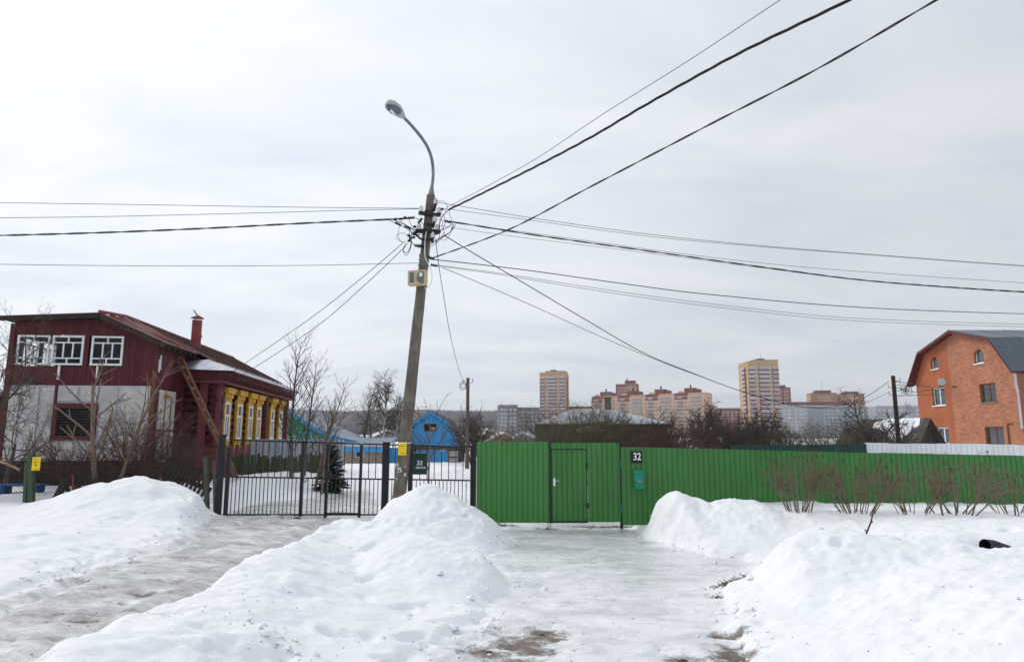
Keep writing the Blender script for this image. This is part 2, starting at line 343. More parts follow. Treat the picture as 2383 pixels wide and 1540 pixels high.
# ------------------------------------------------------------------ the ground: one height sheet, split into ground, icy tracks and snow banks
rs = np.random.RandomState(7)
PERM = rs.permutation(256); PERM = np.concatenate([PERM, PERM]); GRD = rs.uniform(-1, 1, (256, 2)); GRD /= np.linalg.norm(GRD, axis=1, keepdims=True)
def perlin(x, y):
    xi = np.floor(x).astype(int); yi = np.floor(y).astype(int); xf = x - xi; yf = y - yi
    u = xf**3*(xf*(xf*6-15)+10); v = yf**3*(yf*(yf*6-15)+10)
    def g(i, j):
        h = PERM[(PERM[(xi+i) & 255] + yi + j) & 255]; return GRD[h, 0]*(xf-i) + GRD[h, 1]*(yf-j)
    a = g(0,0)*(1-u) + g(1,0)*u; b = g(0,1)*(1-u) + g(1,1)*u; return (a*(1-v) + b*v) * 1.4
def fbm(x, y, o=4, lac=2.03, gain=.5):
    s = 0; a = 1
    for k in range(o): s = s + a*perlin(x + 17.3*k, y - 9.1*k); x = x*lac; y = y*lac; a *= gain
    return s
def sst(a, b, x):
    t = np.clip((x-a)/(b-a), 0, 1); return t*t*(3-2*t)
def poly_sd(X, Y, P):
    """signed distance, positive inside"""
    d = np.full(X.shape, 1e9); ins = np.zeros(X.shape, bool); n = len(P)
    for i in range(n):
        ax, ay = P[i]; bx, by = P[(i+1) % n]; ex, ey = bx-ax, by-ay
        t = np.clip(((X-ax)*ex + (Y-ay)*ey) / (ex*ex+ey*ey), 0, 1)
        d = np.minimum(d, np.hypot(X-ax-t*ex, Y-ay-t*ey))
        c = ((ay > Y) != (by > Y)); xx = ax + (Y-ay) * ex / (ey if abs(ey) > 1e-9 else 1e-9); ins ^= (c & (X < xx))
    return np.where(ins, d, -d)
def base_g(X, Y):
    z = .28 * sst(-.8, -5.0, X) * sst(60, 25, Y)
    z = z + 2.0*sst(90, 420, Y) + 5*sst(450, 900, Y) + 40*sst(900, 1650, Y)*sst(330, -20, X - 0*Y) + 14*sst(1000, 1900, Y)
    return z
ROAD = [gp(505,1196,.28), gp(430,1248,.26), gp(340,1292,.25), gp(200,1332,.25), gp(90,1368,.25), gp(-120,1430,.25), (-7.5, 3.2), (-4.2, 2.2), (-3.1, 4.0),
        gp(225,1515,.22), gp(450,1424,.22), gp(640,1332,.2), gp(800,1265,.2), gp(900,1215,.25), gp(890,1180,.3), gp(880,1160,.3), gp(870,1140,.3), gp(760,1140,.3), gp(650,1165,.3)]
DRIVE = [gp(1170,1236), gp(1180,1262), gp(1120,1302), gp(1165,1345), gp(1175,1372), gp(1120,1440), gp(1000,1500), gp(880,1600), (-1.2, 3.0), (2.2, 3.0), gp(1740,1600),
         gp(1735,1540), gp(1690,1440), gp(1672,1380), gp(1720,1345), gp(1752,1312), gp(1740,1298), gp(1660,1296), gp(1560,1270), gp(1500,1243), gp(1474,1229), gp(1462,1212), gp(1180,1212)]
def ridge(X, Y, pts, wf, wb, prof='soft'):
    out = np.zeros(X.shape); seg = list(zip(pts[:-1], pts[1:])) if len(pts) > 1 else [(pts[0], pts[0])]
    for (ax, ay, ah), (bx, by, bh) in seg:
        ex, ey = bx-ax, by-ay; q = max(ex*ex+ey*ey, 1e-9)
        t = np.clip(((X-ax)*ex + (Y-ay)*ey)/q, 0, 1); px, py = X-ax-t*ex, Y-ay-t*ey; d = np.hypot(px, py); H = ah+(bh-ah)*t
        c = np.where(d > 1e-6, -py/np.maximum(d, 1e-6), 0); u = d/(wb + (wf-wb)*(.5+.5*c))
        if prof == 'cone': k = np.clip(1.09 - np.sqrt(u*u*1.02+.010), 0, 1)
        elif prof == 'round': k = np.clip(1-u, 0, 1); k = k*k*(3-2*k)
        else: k = np.exp(-(u/.52)**1.7)
        out = np.maximum(out, H*k)
    return out
def crest(L):
    out = []
    for x, y, Yd in L:
        p = at(x, y, Yd); out.append((p.x, p.y, p.z - float(base_g(np.array(p.x), np.array(p.y)))))
    return out
BANKS = [
 ('left', crest([(-260,1205,13.2),(-60,1190,13.7),(60,1180,14.0),(160,1155,14.2),(260,1123,14.3),(335,1107,14.3),(385,1120,14.4),(440,1157,14.6),(488,1192,14.9)]), 3.6, 1.0, 'soft'),
 ('pole', crest([(1000,1130,13.7)]), 1.85, 1.75, 'cone'),
 ('pole', crest([(985,1136,13.75),(905,1200,13.2),(860,1214,12.7)]), .95, 1.0, 'round'),
 ('near', crest([(990,1248,10.0),(930,1226,10.6),(860,1212,11.2),(800,1214,11.2),(730,1236,10.3),(610,1325,7.7),(470,1425,6.2),(245,1496,5.2),(90,1560,4.5),(-40,1640,3.9)]), 2.6, .95, 'round'),
 ('mailbox', crest([(1500,1190,14.25),(1530,1161,14.15),(1570,1146,14.05),(1612,1158,14.0),(1645,1170,13.95),(1690,1157,13.9),(1740,1163,13.9),(1800,1180,13.9),(1900,1190,14.2),(2020,1200,14.4)]), 2.75, 1.1, 'soft'),
 ('right', crest([(1850,1256,9.2),(1880,1243,9.3),(1920,1236,9.3),(1960,1235,9.3),(2060,1250,9.1),(2200,1268,8.8),(2400,1292,8.6)]), 2.2, 1.3, 'round'),
]
# footprints along the left edge of the track and on the near bank
fr = random.Random(5); DENTS = []
for (x0, y0), (x1, y1), n in (((470,1212),(330,1285),9), ((330,1290),(160,1318),10), ((170,1325),(40,1352),8), ((120,1290),(20,1320),4)):
    for k in range(n):
        t = (k + fr.random()*.6)/n; a, b = gp(x0+(x1-x0)*t + fr.uniform(-14, 14), y0+(y1-y0)*t - fr.uniform(0, 22), .3)
        DENTS.append((a, b, fr.uniform(-.9, -.2), fr.uniform(.13, .2), fr.uniform(.05, .09)))
for x, y in ((1120,1470),(1060,1452),(965,1500),(900,1470),(1010,1420),(940,1380),(700,1400),(650,1500),(1180,1420),(1090,1400),(1700,1440),(2290,1380),(2180,1440)):
    a, b = gp(x, y, .3); DENTS.append((a, b, fr.uniform(-1, 1), fr.uniform(.12, .2), fr.uniform(.04, .08)))
for x0, y0, x1, y1, n in ((760,1250,900,1500,16),(900,1330,1050,1520,16),(1850,1290,2300,1330,8),(2100,1240,2380,1262,10),(1750,1330,1900,1500,7),(400,1450,700,1530,7)):
    for k in range(n):
        a, b = gp(fr.uniform(x0, x1), fr.uniform(y0, y1), .45); DENTS.append((a, b, fr.uniform(-1.5, 1.5), fr.uniform(.10, .2), fr.uniform(.05, .10)))
def heights(X, Y):
    """height, ice share, and which piece of the ground each point belongs to"""
    g = base_g(X, Y); near = (np.abs(X) < 45) & (Y < 70); Z = g.copy(); ice = np.zeros(X.shape); own = np.zeros(X.shape, int)
    x, y = X[near], Y[near]
    wob = .22*fbm(x*.9, y*.9, 3) + .07*fbm(x*4.2+3, y*4.2, 2)
    sr = poly_sd(x, y, ROAD) + wob*.6; sdv = poly_sd(x, y, DRIVE) + wob*.7
    out = np.maximum(np.maximum(-sr, -1e9), 0); s = np.maximum(sr, sdv); d = np.maximum(-s, 0)
    inside_yard = sst(15.7, 17.2, y)
    lev = np.where(x > .5, .48, .20); lev = lev + (.30-lev)*inside_yard
    snow = lev * sst(0, np.where(x > .5, 2.9, 1.9), d) + .075*sst(0, .16, d)
    # shallow trench that runs to the black pipe at the right
    snow = snow - .17*np.exp(-((y - 9.75 - .04*(x-5))/.28)**2) * sst(4.9, 5.8, x)
    hb = np.zeros(x.shape); who = np.zeros(x.shape, int)
    for k, (nm, pts, wf, wb, pr) in enumerate(BANKS):
        h = ridge(x + .10*fbm(x*1.3, y*1.3+5, 2), y + .10*fbm(x*1.3+9, y*1.3, 2), pts, wf, wb, pr)
        h = h*(1 - sst(*((-1.0, .1) if nm == 'right' else (-.32, .10)), sdv)*.97)
        i = [b[0] for b in BANKS].index(nm); who = np.where(h > hb, i+1, who)
        q = .06; m = np.maximum(h, hb); hb = m + np.maximum(q-np.abs(h-hb), 0)**2/(4*q)*np.where(np.minimum(h, hb) > .01, 1, 0)
    hb = hb*(1 - sst(-.25, .25, sr)*.9)
    # snow heaps of the yards behind the fences
    for px, py, pd, hh, w in ((560,1105,20.5,.62,1.5),(620,1102,22,.75,1.9),(690,1098,23.5,.8,2.2),(745,1100,25,.62,2.2),(640,1130,19,.3,1.5),(860,1085,33,.75,3.2),(930,1090,34,.6,2.6),
                              (1068,1075,30,1.1,1.6),(1040,1095,27,.55,2.4),(1090,1088,24,.65,1.8),(985,1100,24,.35,1.6),(200,1140,17.6,.42,3),(20,1150,17.4,.3,3)):
        a = at(px, py, pd); hh = max(a.z-.30-float(base_g(np.array(a.x), np.array(a.y))), .05); hb = np.maximum(hb, 0) + hh*np.exp(-(((x-a.x)/w)**2 + ((y-a.y)/w)**2)) * (1-sst(16.2, 15.2, y))
    z0 = np.maximum(snow, 0); q = .12; zz = np.maximum(hb, z0) + np.maximum(q-np.abs(hb-z0), 0)**2/(4*q)*np.where(np.minimum(hb, z0) > .005, 1, 0)
    rough = np.clip(zz*3, 0, 1)
    lump = .050*fbm(x*.8, y*.8, 3) + .034*fbm(x*2.3, y*2.3, 3) + .030*np.abs(fbm(x*4.6, y*4.6, 3)) + .009*fbm(x*15, y*15, 2)
    c = at(1000, 1130, 13.6); lump = lump + .10*np.abs(fbm(x*2.3+1, y*2.3, 3))*np.exp(-((x-c.x-.7)**2+(y-c.y+.7)**2)/1.6)
    # a broken crust with crumbled edges on the near bank
    cr = poly_sd(x, y, [gp(330,1600,.5), gp(500,1470,.5), gp(640,1500,.5), gp(760,1545,.5), gp(760,1700,.5), gp(330,1700,.5)]) + .10*fbm(x*2.2, y*2.2, 3)
    lump = lump - .075*sst(-.02, .10, cr) + .03*np.abs(fbm(x*7, y*7, 2))*np.exp(-(cr/.12)**2)
    t = np.where(x > -2, 1.0, 0.0)
    iceb = .016*fbm(x*1.6, y*1.6, 3) + .011*np.abs(fbm(x*5, y*5, 3)) + .004*fbm(x*14, y*14, 2) + .010*np.abs(fbm(x*3.1 + 2*y, y*3.1 - x, 2))*(1-t)
    dn = np.zeros(x.shape)
    for a, b, th, l, w in DENTS:
        m = (np.abs(x-a) < .5) & (np.abs(y-b) < .5); u = (x[m]-a)*math.cos(th)+(y[m]-b)*math.sin(th); v = -(x[m]-a)*math.sin(th)+(y[m]-b)*math.cos(th)
        dn[m] -= .062*np.exp(-((u/l)**4 + (v/w)**4)) - .018*np.exp(-((u/l/1.35)**2 + (v/w/1.5)**2))
    zz = zz + lump*rough + iceb*(1-rough) + dn
    fade = sst(60, 40, y)*sst(44, 30, np.abs(x))
    Z[near] = g[near] + zz*fade + .3*(1-fade)
    ice[near] = sst(-.12, .28, s)*(1-sst(.04, .16, hb))
    o = np.zeros(x.shape, int); o = np.where((sr > 0), 11, o); o = np.where((sdv > 0), 12, o); o = np.where((hb > .09) & (y < 15.6), who, o)
    own[near] = o
    far = ~near; Z[far] = g[far] + .3 + .25*fbm(X[far]*.05, Y[far]*.05, 2)
    return Z, ice, own
def axis(spans):
    out = [spans[0][0]]
    for a, b, s0, s1 in spans:
        x = a
        while x < b - 1e-6:
            t = (x-a)/(b-a); x += s0 + (s1-s0)*t; out.append(min(x, b))
    return np.array(out)
xr = axis([(0, 6, .045, .05), (6, 15, .05, .14), (15, 46, .12, 1.5), (46, 400, 1.5, 40), (400, 6000, 60, 500)])
GX = np.concatenate([-xr[:0:-1], xr])
GY = axis([(-60, 1.5, 12, 1.2), (1.5, 3.4, .15, .05), (3.4, 10, .036, .05), (10, 16.2, .05, .085), (16.2, 36, .08, .3), (36, 75, .3, 2), (75, 900, 4, 30), (900, 9000, 40, 700)])
XX, YY = np.meshgrid(GX, GY); ZZ, ICE, OWN = heights(XX, YY)
def ground_z(x, y):
    i = min(max(np.searchsorted(GX, x)-1, 0), len(GX)-2); j = min(max(np.searchsorted(GY, y)-1, 0), len(GY)-2)
    u = (x-GX[i])/(GX[i+1]-GX[i]); v = (y-GY[j])/(GY[j+1]-GY[j])
    return float((ZZ[j,i]*(1-u)+ZZ[j,i+1]*u)*(1-v) + (ZZ[j+1,i]*(1-u)+ZZ[j+1,i+1]*u)*v)
# bare soil that has worn through the ice
MUDS = [(1215,1478,.42,.42,.25),(1130,1502,.25,.36,.6),(1265,1462,.26,.24,0),(1290,1474,.20,.14,0),(1705,1512,.28,.30,-.1),(1590,1522,.20,.34,.3),(1190,1532,.32,.30,.2),(1690,1470,.26,.12,0),(1700,1492,.2,.1,0),(1240,1500,.3,.25,0),
        (1385,1388,.12,.03,0),(1330,1395,.09,.03,0),(1440,1480,.05,.03,0),(1250,1395,.10,.02,0),(1480,1465,.06,.02,0),(1560,1480,.05,.02,0),(1698,1370,.20,.035,.5),(1665,1388,.06,.04,0),(1700,1425,.12,.04,.2),
        (270,1384,.2,.08,.4),(330,1378,.26,.09,.3),(190,1440,.3,.08,.35),(390,1350,.24,.08,.4),(420,1370,.12,.07,.4),(400,1405,.10,.05,0),(285,1400,.12,.06,.2),(275,1412,.1,.05,.2),(460,1330,.3,.03,.45),(560,1300,.35,.05,.45),(330,1500,.3,.05,.4),(620,1265,.5,.05,.4),(650,1280,.4,.06,.3),(440,1300,.3,.03,.4),(300,1420,.2,.03,.4),(160,1480,.3,.04,.4),
        (690,1205,.6,.05,0),(1340,1296,.35,.05,0),(1430,1330,.1,.03,0),(1390,1222,.7,.18,0)]
MUD = np.zeros(XX.shape)
for px, py, l, w, th in MUDS:
    a, b = gp(px, py, .02 if px > 900 else .24); m = (np.abs(XX-a) < 2) & (np.abs(YY-b) < 2)
    u = (XX[m]-a)*math.cos(th)+(YY[m]-b)*math.sin(th); v = -(XX[m]-a)*math.sin(th)+(YY[m]-b)*math.cos(th)
    MUD[m] = np.maximum(MUD[m], np.exp(-((u/l)**2+(v/w)**2)*.8))
RUT = np.zeros(XX.shape); cl = [gp(x, y, .25) for x, y in ((705,1190),(600,1238),(480,1292),(330,1352),(170,1420),(20,1500),(-160,1600))]
for (ax, ay), (bx, by) in zip(cl[:-1], cl[1:]):
    ex, ey = bx-ax, by-ay; L_ = math.hypot(ex, ey); t_ = ((XX-ax)*ex+(YY-ay)*ey)/L_**2; s_ = ((XX-ax)*ey-(YY-ay)*ex)/L_; m = (t_ > -.02) & (t_ < 1.02) & (np.abs(s_) < 3)
    wv = .10*fbm(XX[m]*.7, YY[m]*.7, 2); v = sum(np.exp(-((s_[m]+wv-o)/.15)**2)*k for o, k in ((-.85,1),(.7,1),(-.35,.5),(1.25,.6),(.1,.35))); RUT[m] = np.maximum(RUT[m], v)
RUT = np.clip(RUT, 0, 1)*ICE
mm = MUD > .02; ZZ[mm] -= .045*sst(.15, .7, MUD[mm] + .35*fbm(XX[mm]*6, YY[mm]*6, 3)); rr_ = RUT > .01; ZZ[rr_] -= RUT[rr_]*(.06+.03*fbm(XX[rr_]*3, YY[rr_]*3, 2))
MUD = np.maximum(MUD, RUT*.42)
DIRT = np.zeros(XX.shape); nr = (np.abs(XX) < 14) & (YY < 18); DIRT[nr] = np.exp(-np.maximum(-np.maximum(poly_sd(XX[nr], YY[nr], ROAD), poly_sd(XX[nr], YY[nr], DRIVE)), 0)/.45)
WET = np.zeros(XX.shape); WET[nr] = sst(11.2, 13.4, YY[nr] + .8*fbm(XX[nr]*.8, YY[nr]*.8, 3))*sst(-1.2, -.2, XX[nr])*.9 + .6*np.exp(-((XX[nr]-2.2)/1.4)**2-((YY[nr]-11.0+.5*fbm(XX[nr], YY[nr], 3))/1.0)**2)
WET = np.clip(WET, 0, 1)*ICE
def snow_mat():
    m, nt, N, L, b = new_mat('snow_and_ice'); p = wpos(N, L)
    ai = N.new('ShaderNodeAttribute'); ai.attribute_name = 'ice'; am = N.new('ShaderNodeAttribute'); am.attribute_name = 'mud'; ar = N.new('ShaderNodeAttribute'); ar.attribute_name = 'track'
    n_big = noise(N, L, p, .7, 5, .6); n_mid = noise(N, L, p, 3.2, 7, .62, .4); n_fine = noise(N, L, p, 22, 6, .65); n_gr = noise(N, L, p, 90, 3, .6)
    snow = mixc(N, L, n_mid, (.84, .86, .89), (.90, .905, .915))
    snow = mixc(N, L, ramp(N, L, n_fine, [(.64, (0,0,0)), (.82, (1,1,1))]), snow, (.74, .74, .735))
    ad = N.new('ShaderNodeAttribute'); ad.attribute_name = 'dirt'
    gr = ramp(N, L, noise(N, L, p, 5.5, 10, .78), [(.50, (0,0,0)), (.72, (1,1,1))]); snow = mixc(N, L, mth(N, L, 'MULTIPLY', gr, mth(N, L, 'MULTIPLY', ad.outputs['Fac'], .5)), snow, (.46, .42, .37))
    # icy lane at the left: grey brown, streaked along its run
    ps = N.new('ShaderNodeMapping'); ps.inputs['Rotation'].default_value = (0, 0, R(-38)); ps.inputs['Scale'].default_value = (.9, 1.9, 1); L.new(p, ps.inputs[0])
    st = noise(N, L, ps.outputs[0], 1.9, 10, .72, .25)
    lane = ramp(N, L, st, [(.29, (.17, .15, .135)), (.38, (.40, .385, .37)), (.49, (.55, .54, .53)), (.63, (.81, .81, .82))])
    pd = N.new('ShaderNodeMapping'); pd.inputs['Scale'].default_value = (.8, 1.5, 1); L.new(p, pd.inputs[0])
    sd_ = noise(N, L, pd.outputs[0], 1.0, 10, .74, .35)
    drv = ramp(N, L, sd_, [(.28, (.46, .475, .46)), (.40, (.64, .655, .655)), (.50, (.78, .79, .80)), (.60, (.87, .88, .90))])
    spk = ramp(N, L, noise(N, L, pd.outputs[0], 7, 9, .75, .4), [(.60, (0,0,0)), (.74, (1,1,1))]); drv = mixc(N, L, mth(N, L, 'MULTIPLY', spk, .4), drv, (.50, .44, .37))
    aw = N.new('ShaderNodeAttribute'); aw.attribute_name = 'wet'
    wetc = ramp(N, L, sd_, [(.32, (.27, .285, .265)), (.50, (.50, .525, .52)), (.62, (.78, .79, .80))]); drv = mixc(N, L, mth(N, L, 'MULTIPLY', aw.outputs['Fac'], .55), drv, wetc)
    icec = mixc(N, L, ar.outputs['Fac'], drv, lane)
    e = mth(N, L, 'ADD', ai.outputs['Fac'], mth(N, L, 'MULTIPLY', mth(N, L, 'SUBTRACT', n_mid, .5), 1.3))
    fi = mth(N, L, 'MULTIPLY', ramp(N, L, e, [(.32, (0,0,0)), (.62, (1,1,1))]), ai.outputs['Fac'], True)
    c = mixc(N, L, fi, snow, icec)
    em = mth(N, L, 'ADD', mth(N, L, 'MULTIPLY', am.outputs['Fac'], .92), mth(N, L, 'MULTIPLY', mth(N, L, 'SUBTRACT', noise(N, L, p, 5.5, 10, .78), .5), 2.5))
    fm = ramp(N, L, em, [(.52, (0,0,0)), (.86, (1,1,1))]); fm = mth(N, L, 'MULTIPLY', fm, ramp(N, L, am.outputs['Fac'], [(.02, (0,0,0)), (.2, (1,1,1))]), True)
    soil = ramp(N, L, n_fine, [(.35, (.06, .042, .032)), (.65, (.20, .145, .10))])
    c = mixc(N, L, mth(N, L, 'MULTIPLY', fm, .92), c, soil)
    L.new(c, b.inputs['Base Color'])
    r = ramp(N, L, n_mid, [(.35, (.16,)*3), (.65, (.5,)*3)]); rr = mixc(N, L, fi, (.75, .75, .75), r); rr = mixc(N, L, mth(N, L, 'MULTIPLY', aw.outputs['Fac'], .8), rr, (.14, .14, .14)); rr = mixc(N, L, fm, rr, (.9, .9, .9))
    L.new(rr, b.inputs['Roughness']); b.inputs['Specular IOR Level'].default_value = .4
    h = mth(N, L, 'ADD', mth(N, L, 'MULTIPLY', n_mid, .55), mth(N, L, 'ADD', mth(N, L, 'MULTIPLY', n_fine, .28), mth(N, L, 'MULTIPLY', n_gr, .08)))
    h = mth(N, L, 'SUBTRACT', h, mth(N, L, 'MULTIPLY', fm, .25)); bump(N, L, b, h, .65, .06)
    return m
M['snow'] = snow_mat()
def build_ground():
    ny, nx = XX.shape; dzx = np.gradient(ZZ, GX, axis=1); dzy = np.gradient(ZZ, GY, axis=0)
    NO = np.stack([-dzx, -dzy, np.ones_like(ZZ)], -1).reshape(-1, 3); NO /= np.linalg.norm(NO, axis=1, keepdims=True)
    V = np.stack([XX, YY, ZZ], -1).reshape(-1, 3); idx = np.arange(ny*nx).reshape(ny, nx)
    F = np.stack([idx[:-1,:-1], idx[:-1,1:], idx[1:,1:], idx[1:,:-1]], -1).reshape(-1, 4); fo = OWN[:-1,:-1].ravel()
    names = [b[0] for b in BANKS]
    track = sst(-1.6, -2.4, XX).ravel()
    spec = {0: ('snow_ground', None), 11: ('icy_road', None), 12: ('icy_driveway', None),
            names.index('left')+1: ('snow_bank', 'long snow bank ploughed up before the wire fence and maroon house'),
            names.index('pole')+1: ('snow_bank', 'steep cone of snow heaped at the foot of the leaning lamp pole'),
            names.index('near')+1: ('snow_bank', 'low trodden snow ridge between the icy lane and the gate driveway'),
            names.index('mailbox')+1: ('snow_bank', 'two-humped snow bank against the green fence below the mailbox'),
            names.index('right')+1: ('snow_bank', 'broad smooth snow bank to the right of the driveway, nearest the camera')}
    for k, (nm, lab) in spec.items():
        f = F[fo == k]
        if not len(f): continue
        u, inv = np.unique(f, return_inverse=True); me = np_mesh(nm, V[u], inv.reshape(f.shape), M['snow'], True)
        for an, arr in (('ice', ICE.ravel()), ('mud', MUD.ravel()), ('track', track), ('dirt', DIRT.ravel()), ('wet', WET.ravel())):
            a = me.attributes.new(an, 'FLOAT', 'POINT'); a.data.foreach_set('value', arr[u].astype(np.float32))
        me.normals_split_custom_set_from_vertices(NO[u].tolist())
        o = link(nm, me)
        if lab: tag(o, lab, 'snow bank', 'snow banks along the lane and driveway')
        else: tag(o, {'snow_ground': 'trodden white snow ground of the lane and the yards', 'icy_road': 'grey streaked icy lane that leads to the iron gate', 'icy_driveway': 'pale icy driveway with bare soil patches before the green gate'}[nm], kind='structure')
build_ground()

def snow_crumbs():
    r = random.Random(12); V = []; F = []; b0 = [(1,0,0),(-1,0,0),(0,1,0),(0,-1,0),(0,0,1),(.6,.6,.5),(-.6,.6,.5),(.6,-.6,.5),(-.6,-.6,.5)]
    tri = [(0,5,4),(5,2,4),(2,6,4),(6,1,4),(1,8,4),(8,3,4),(3,7,4),(7,0,4),(0,2,5),(2,1,6),(1,3,8),(3,0,7)]
    spots = [((1190,1252),(1110,1305),60,.35),((1110,1310),(1180,1372),60,.4),((1170,1390),(1000,1510),70,.5),((1690,1380),(1740,1310),50,.35),((1690,1400),(1750,1540),60,.4),((500,1205),(330,1292),60,.3),((330,1292),(60,1370),60,.4),((1000,1200),(1120,1270),90,.7),((560,1480),(800,1550),90,.25),((1480,1240),(1700,1300),60,.3)]
    for (x0, y0), (x1, y1), n, sp in spots:
        for k in range(n):
            t = r.random(); a, b = gp(x0+(x1-x0)*t, y0+(y1-y0)*t, .28 if x0 < 600 else .05); a += r.gauss(0, sp*.5); b += r.gauss(0, sp*.5); s = min(.012*math.exp(r.gauss(.35, .6)), .06); z = ground_z(a, b); o = len(V); an = r.uniform(0, 6.28); c, d = math.cos(an), math.sin(an)
            for vx, vy, vz in b0: q = s*r.uniform(.75, 1.25); V.append((a+(vx*c-vy*d)*q, b+(vx*d+vy*c)*q, z-.004+vz*q*.8))
            F += [tuple(i+o for i in f) for f in tri]
    me = np_mesh('snow_crumbs', V, F, M['snow'], False); tag(link('snow_crumbs', me), 'small broken crumbs of snow along the edges of the banks', 'snow', kind='stuff')
snow_crumbs()

def litter():
    r = random.Random(31); P0 = []; P1 = []; A = []; B = []
    for x0, y0, x1, y1, n in ((150,1130,480,1290,60),(650,1230,1100,1520,60),(1500,1170,1900,1280,50),(1750,1260,2383,1540,40),(940,1150,1150,1260,40),(1050,1300,1700,1540,120),(50,1300,700,1500,90)):
        for k in range(n):
            a, b = gp(r.uniform(x0, x1), r.uniform(y0, y1), .35); z = ground_z(a, b)+.004; an = r.uniform(0, 6.28); l = abs(r.gauss(0, .018))+.004; P0.append((a, b, z)); P1.append((a+math.cos(an)*l, b+math.sin(an)*l, z+r.uniform(-.001, .006))); A.append(r.uniform(.0015, .005)); B.append(.0015)
    tag(link('litter', segs_mesh('litter', P0, P1, A, B, 3, M['twig_dark'])), 'scattered dark specks and twig bits lying on the snow', 'litter', kind='stuff')
litter()
# ------------------------------------------------------------------ lamp pole with its arm, crossarms, insulators and loose wires
def c5(x, y, Y=14.42):            # detail survey of the pole head
    return at((1250 + x/4.81)*.71305, (640 + y/4.81)*.71305, Y)
def smooth_path(pts, n=6):
    pts = [Vector(p) for p in pts]; out = []
    for i in range(len(pts)-1):
        p0, p1, p2, p3 = pts[max(i-1, 0)], pts[i], pts[i+1], pts[min(i+2, len(pts)-1)]
        for k in range(n):
            t = k/n; out.append(.5*((2*p1) + (p2-p0)*t + (2*p0-5*p1+4*p2-p3)*t*t + (3*p1-p0-3*p2+p3)*t**3))
    out.append(pts[-1]); return out
PB = at(921, 1230, 14.6); PT = at(1003, 455, 14.6); PD = (PT-PB).normalized()
def pole_pt(y):                   # axis point of the pole at that photographed height
    k = (1230-y)/(1230-455); return PB + (PT-PB)*k
def lamp_pole():
    t = thing('street_lamp_pole', 'tall leaning concrete pole with street lamp, crossarms and tangled wires', 'lamp pole', (PB.x, PB.y, PB.z-.5))
    o0 = Vector(t.location)
    def loc(p): return Vector(p) - o0
    def shaft_ring(p, w, d, ch):
        a, b = w/2, d/2
        return [p + Vector(q) for q in ((-a+ch,-b,0),(a-ch,-b,0),(a,-b+ch,0),(a,b-ch,0),(a-ch,b,0),(-a+ch,b,0),(-a,b-ch,0),(-a,-b+ch,0))]
    vs = []; n = 24; rr = random.Random(3); base = PB - PD*.6
    for i in range(n+1):
        k = i/n; p = base + (PT-base)*k; w = .275 + (.172-.275)*k
        vs += [loc(q) + Vector((rr.uniform(-.003,.003), rr.uniform(-.003,.003), 0)) for q in shaft_ring(p, w, w*.95, .028)]
    fs = [(i*8+j, i*8+(j+1) % 8, (i+1)*8+(j+1) % 8, (i+1)*8+j) for i in range(n) for j in range(8)] + [tuple(range(n*8, n*8+8))]
    MB().add(vs, fs).build('shaft', M['concrete'], t)
    # torn notices stuck to the shaft
    for k in range(9):
        y = rr.uniform(1085, 1125); p = loc(pole_pt(y)); u = rr.uniform(-.1, .1)
        mb = MB(); q = [(u+rr.uniform(-.03,.03), rr.uniform(-.05,.05)) for _ in range(5)]; q.sort(key=lambda a: math.atan2(a[1], a[0]-u))
        mb.add([(p.x+a, p.y-.137, p.z+b) for a, b in q] + [(p.x+a, p.y-.131, p.z+b) for a, b in q], [(0,1,2,3,4), (9,8,7,6,5)] + [(i, 5+i, 5+(i+1) % 5, (i+1) % 5) for i in range(5)])
        mb.build('paper_scrap', M['plaster'], t)
    # arm and lamp
    apts = [at(1003,470,14.6), at(1005,440,14.6), at(1008,405,14.55), at(1005,372,14.35), at(996,345,14.1), at(982,322,13.8), at(960,295,13.4), at(934,268,12.95)]
    MB().tube([loc(p) for p in smooth_path(apts, 5)], .034, 10).build('lamp_arm', M['galv'], t, True)
    a0, a1 = loc(at(1003,462,14.6)), loc(at(1005,432,14.6))
    MB().tube([a0, a0+(a1-a0)*.05, a1], [.075, .085, .036], 10).build('arm_sleeve', M['galv'], t, True)
    h0, h1 = at(938,275,13.0), at(903,237,12.35); ax = (h1-h0).normalized(); L = (h1-h0).length
    sd_ = ax.cross(Vector((0,0,1))).normalized(); dn = ax.cross(sd_).normalized()
    if dn.z > 0: dn = -dn
    def hs(k, w, d, n=14, top=True):
        c = h0 + ax*(k*L); out = []
        for j in range(n):
            a = 2*math.pi*j/n; v = math.sin(a); out.append(loc(c + sd_*math.cos(a)*w + dn*(-v*d if v > 0 else -v*d*.35)))
        return out
    prof = [(0,.045,.045),(.06,.075,.06),(.2,.10,.085),(.4,.135,.105),(.6,.15,.11),(.8,.135,.10),(.93,.085,.07),(1.0,.02,.02)]
    vs = []; fs = []
    for k, w, d in prof: vs += hs(k, w, d)
    for i in range(len(prof)-1):
        for j in range(14): fs.append((i*14+j, i*14+(j+1) % 14, (i+1)*14+(j+1) % 14, (i+1)*14+j))
    fs += [tuple(range(13, -1, -1)), tuple(range((len(prof)-1)*14, len(prof)*14))]
    head = MB().add(vs, fs).build('lamp_head', M['lamp_grey'], t, True)
    prof2 = [(.36,.05,.03),(.42,.105,.075),(.58,.125,.095),(.78,.112,.08),(.9,.06,.04)]; vs = []; fs = []
    for k, w, d in prof2:
        c = h0 + ax*(k*L)
        for j in range(9):
            a = math.pi*j/8; vs.append(loc(c + sd_*math.cos(a)*w + dn*(math.sin(a)*d+.02)))
    for i in range(4):
        for j in range(8): fs.append((i*9+j, i*9+j+1, (i+1)*9+j+1, (i+1)*9+j))
    MB().add(vs, fs).build('lens', M['smoke_glass'], head, True)
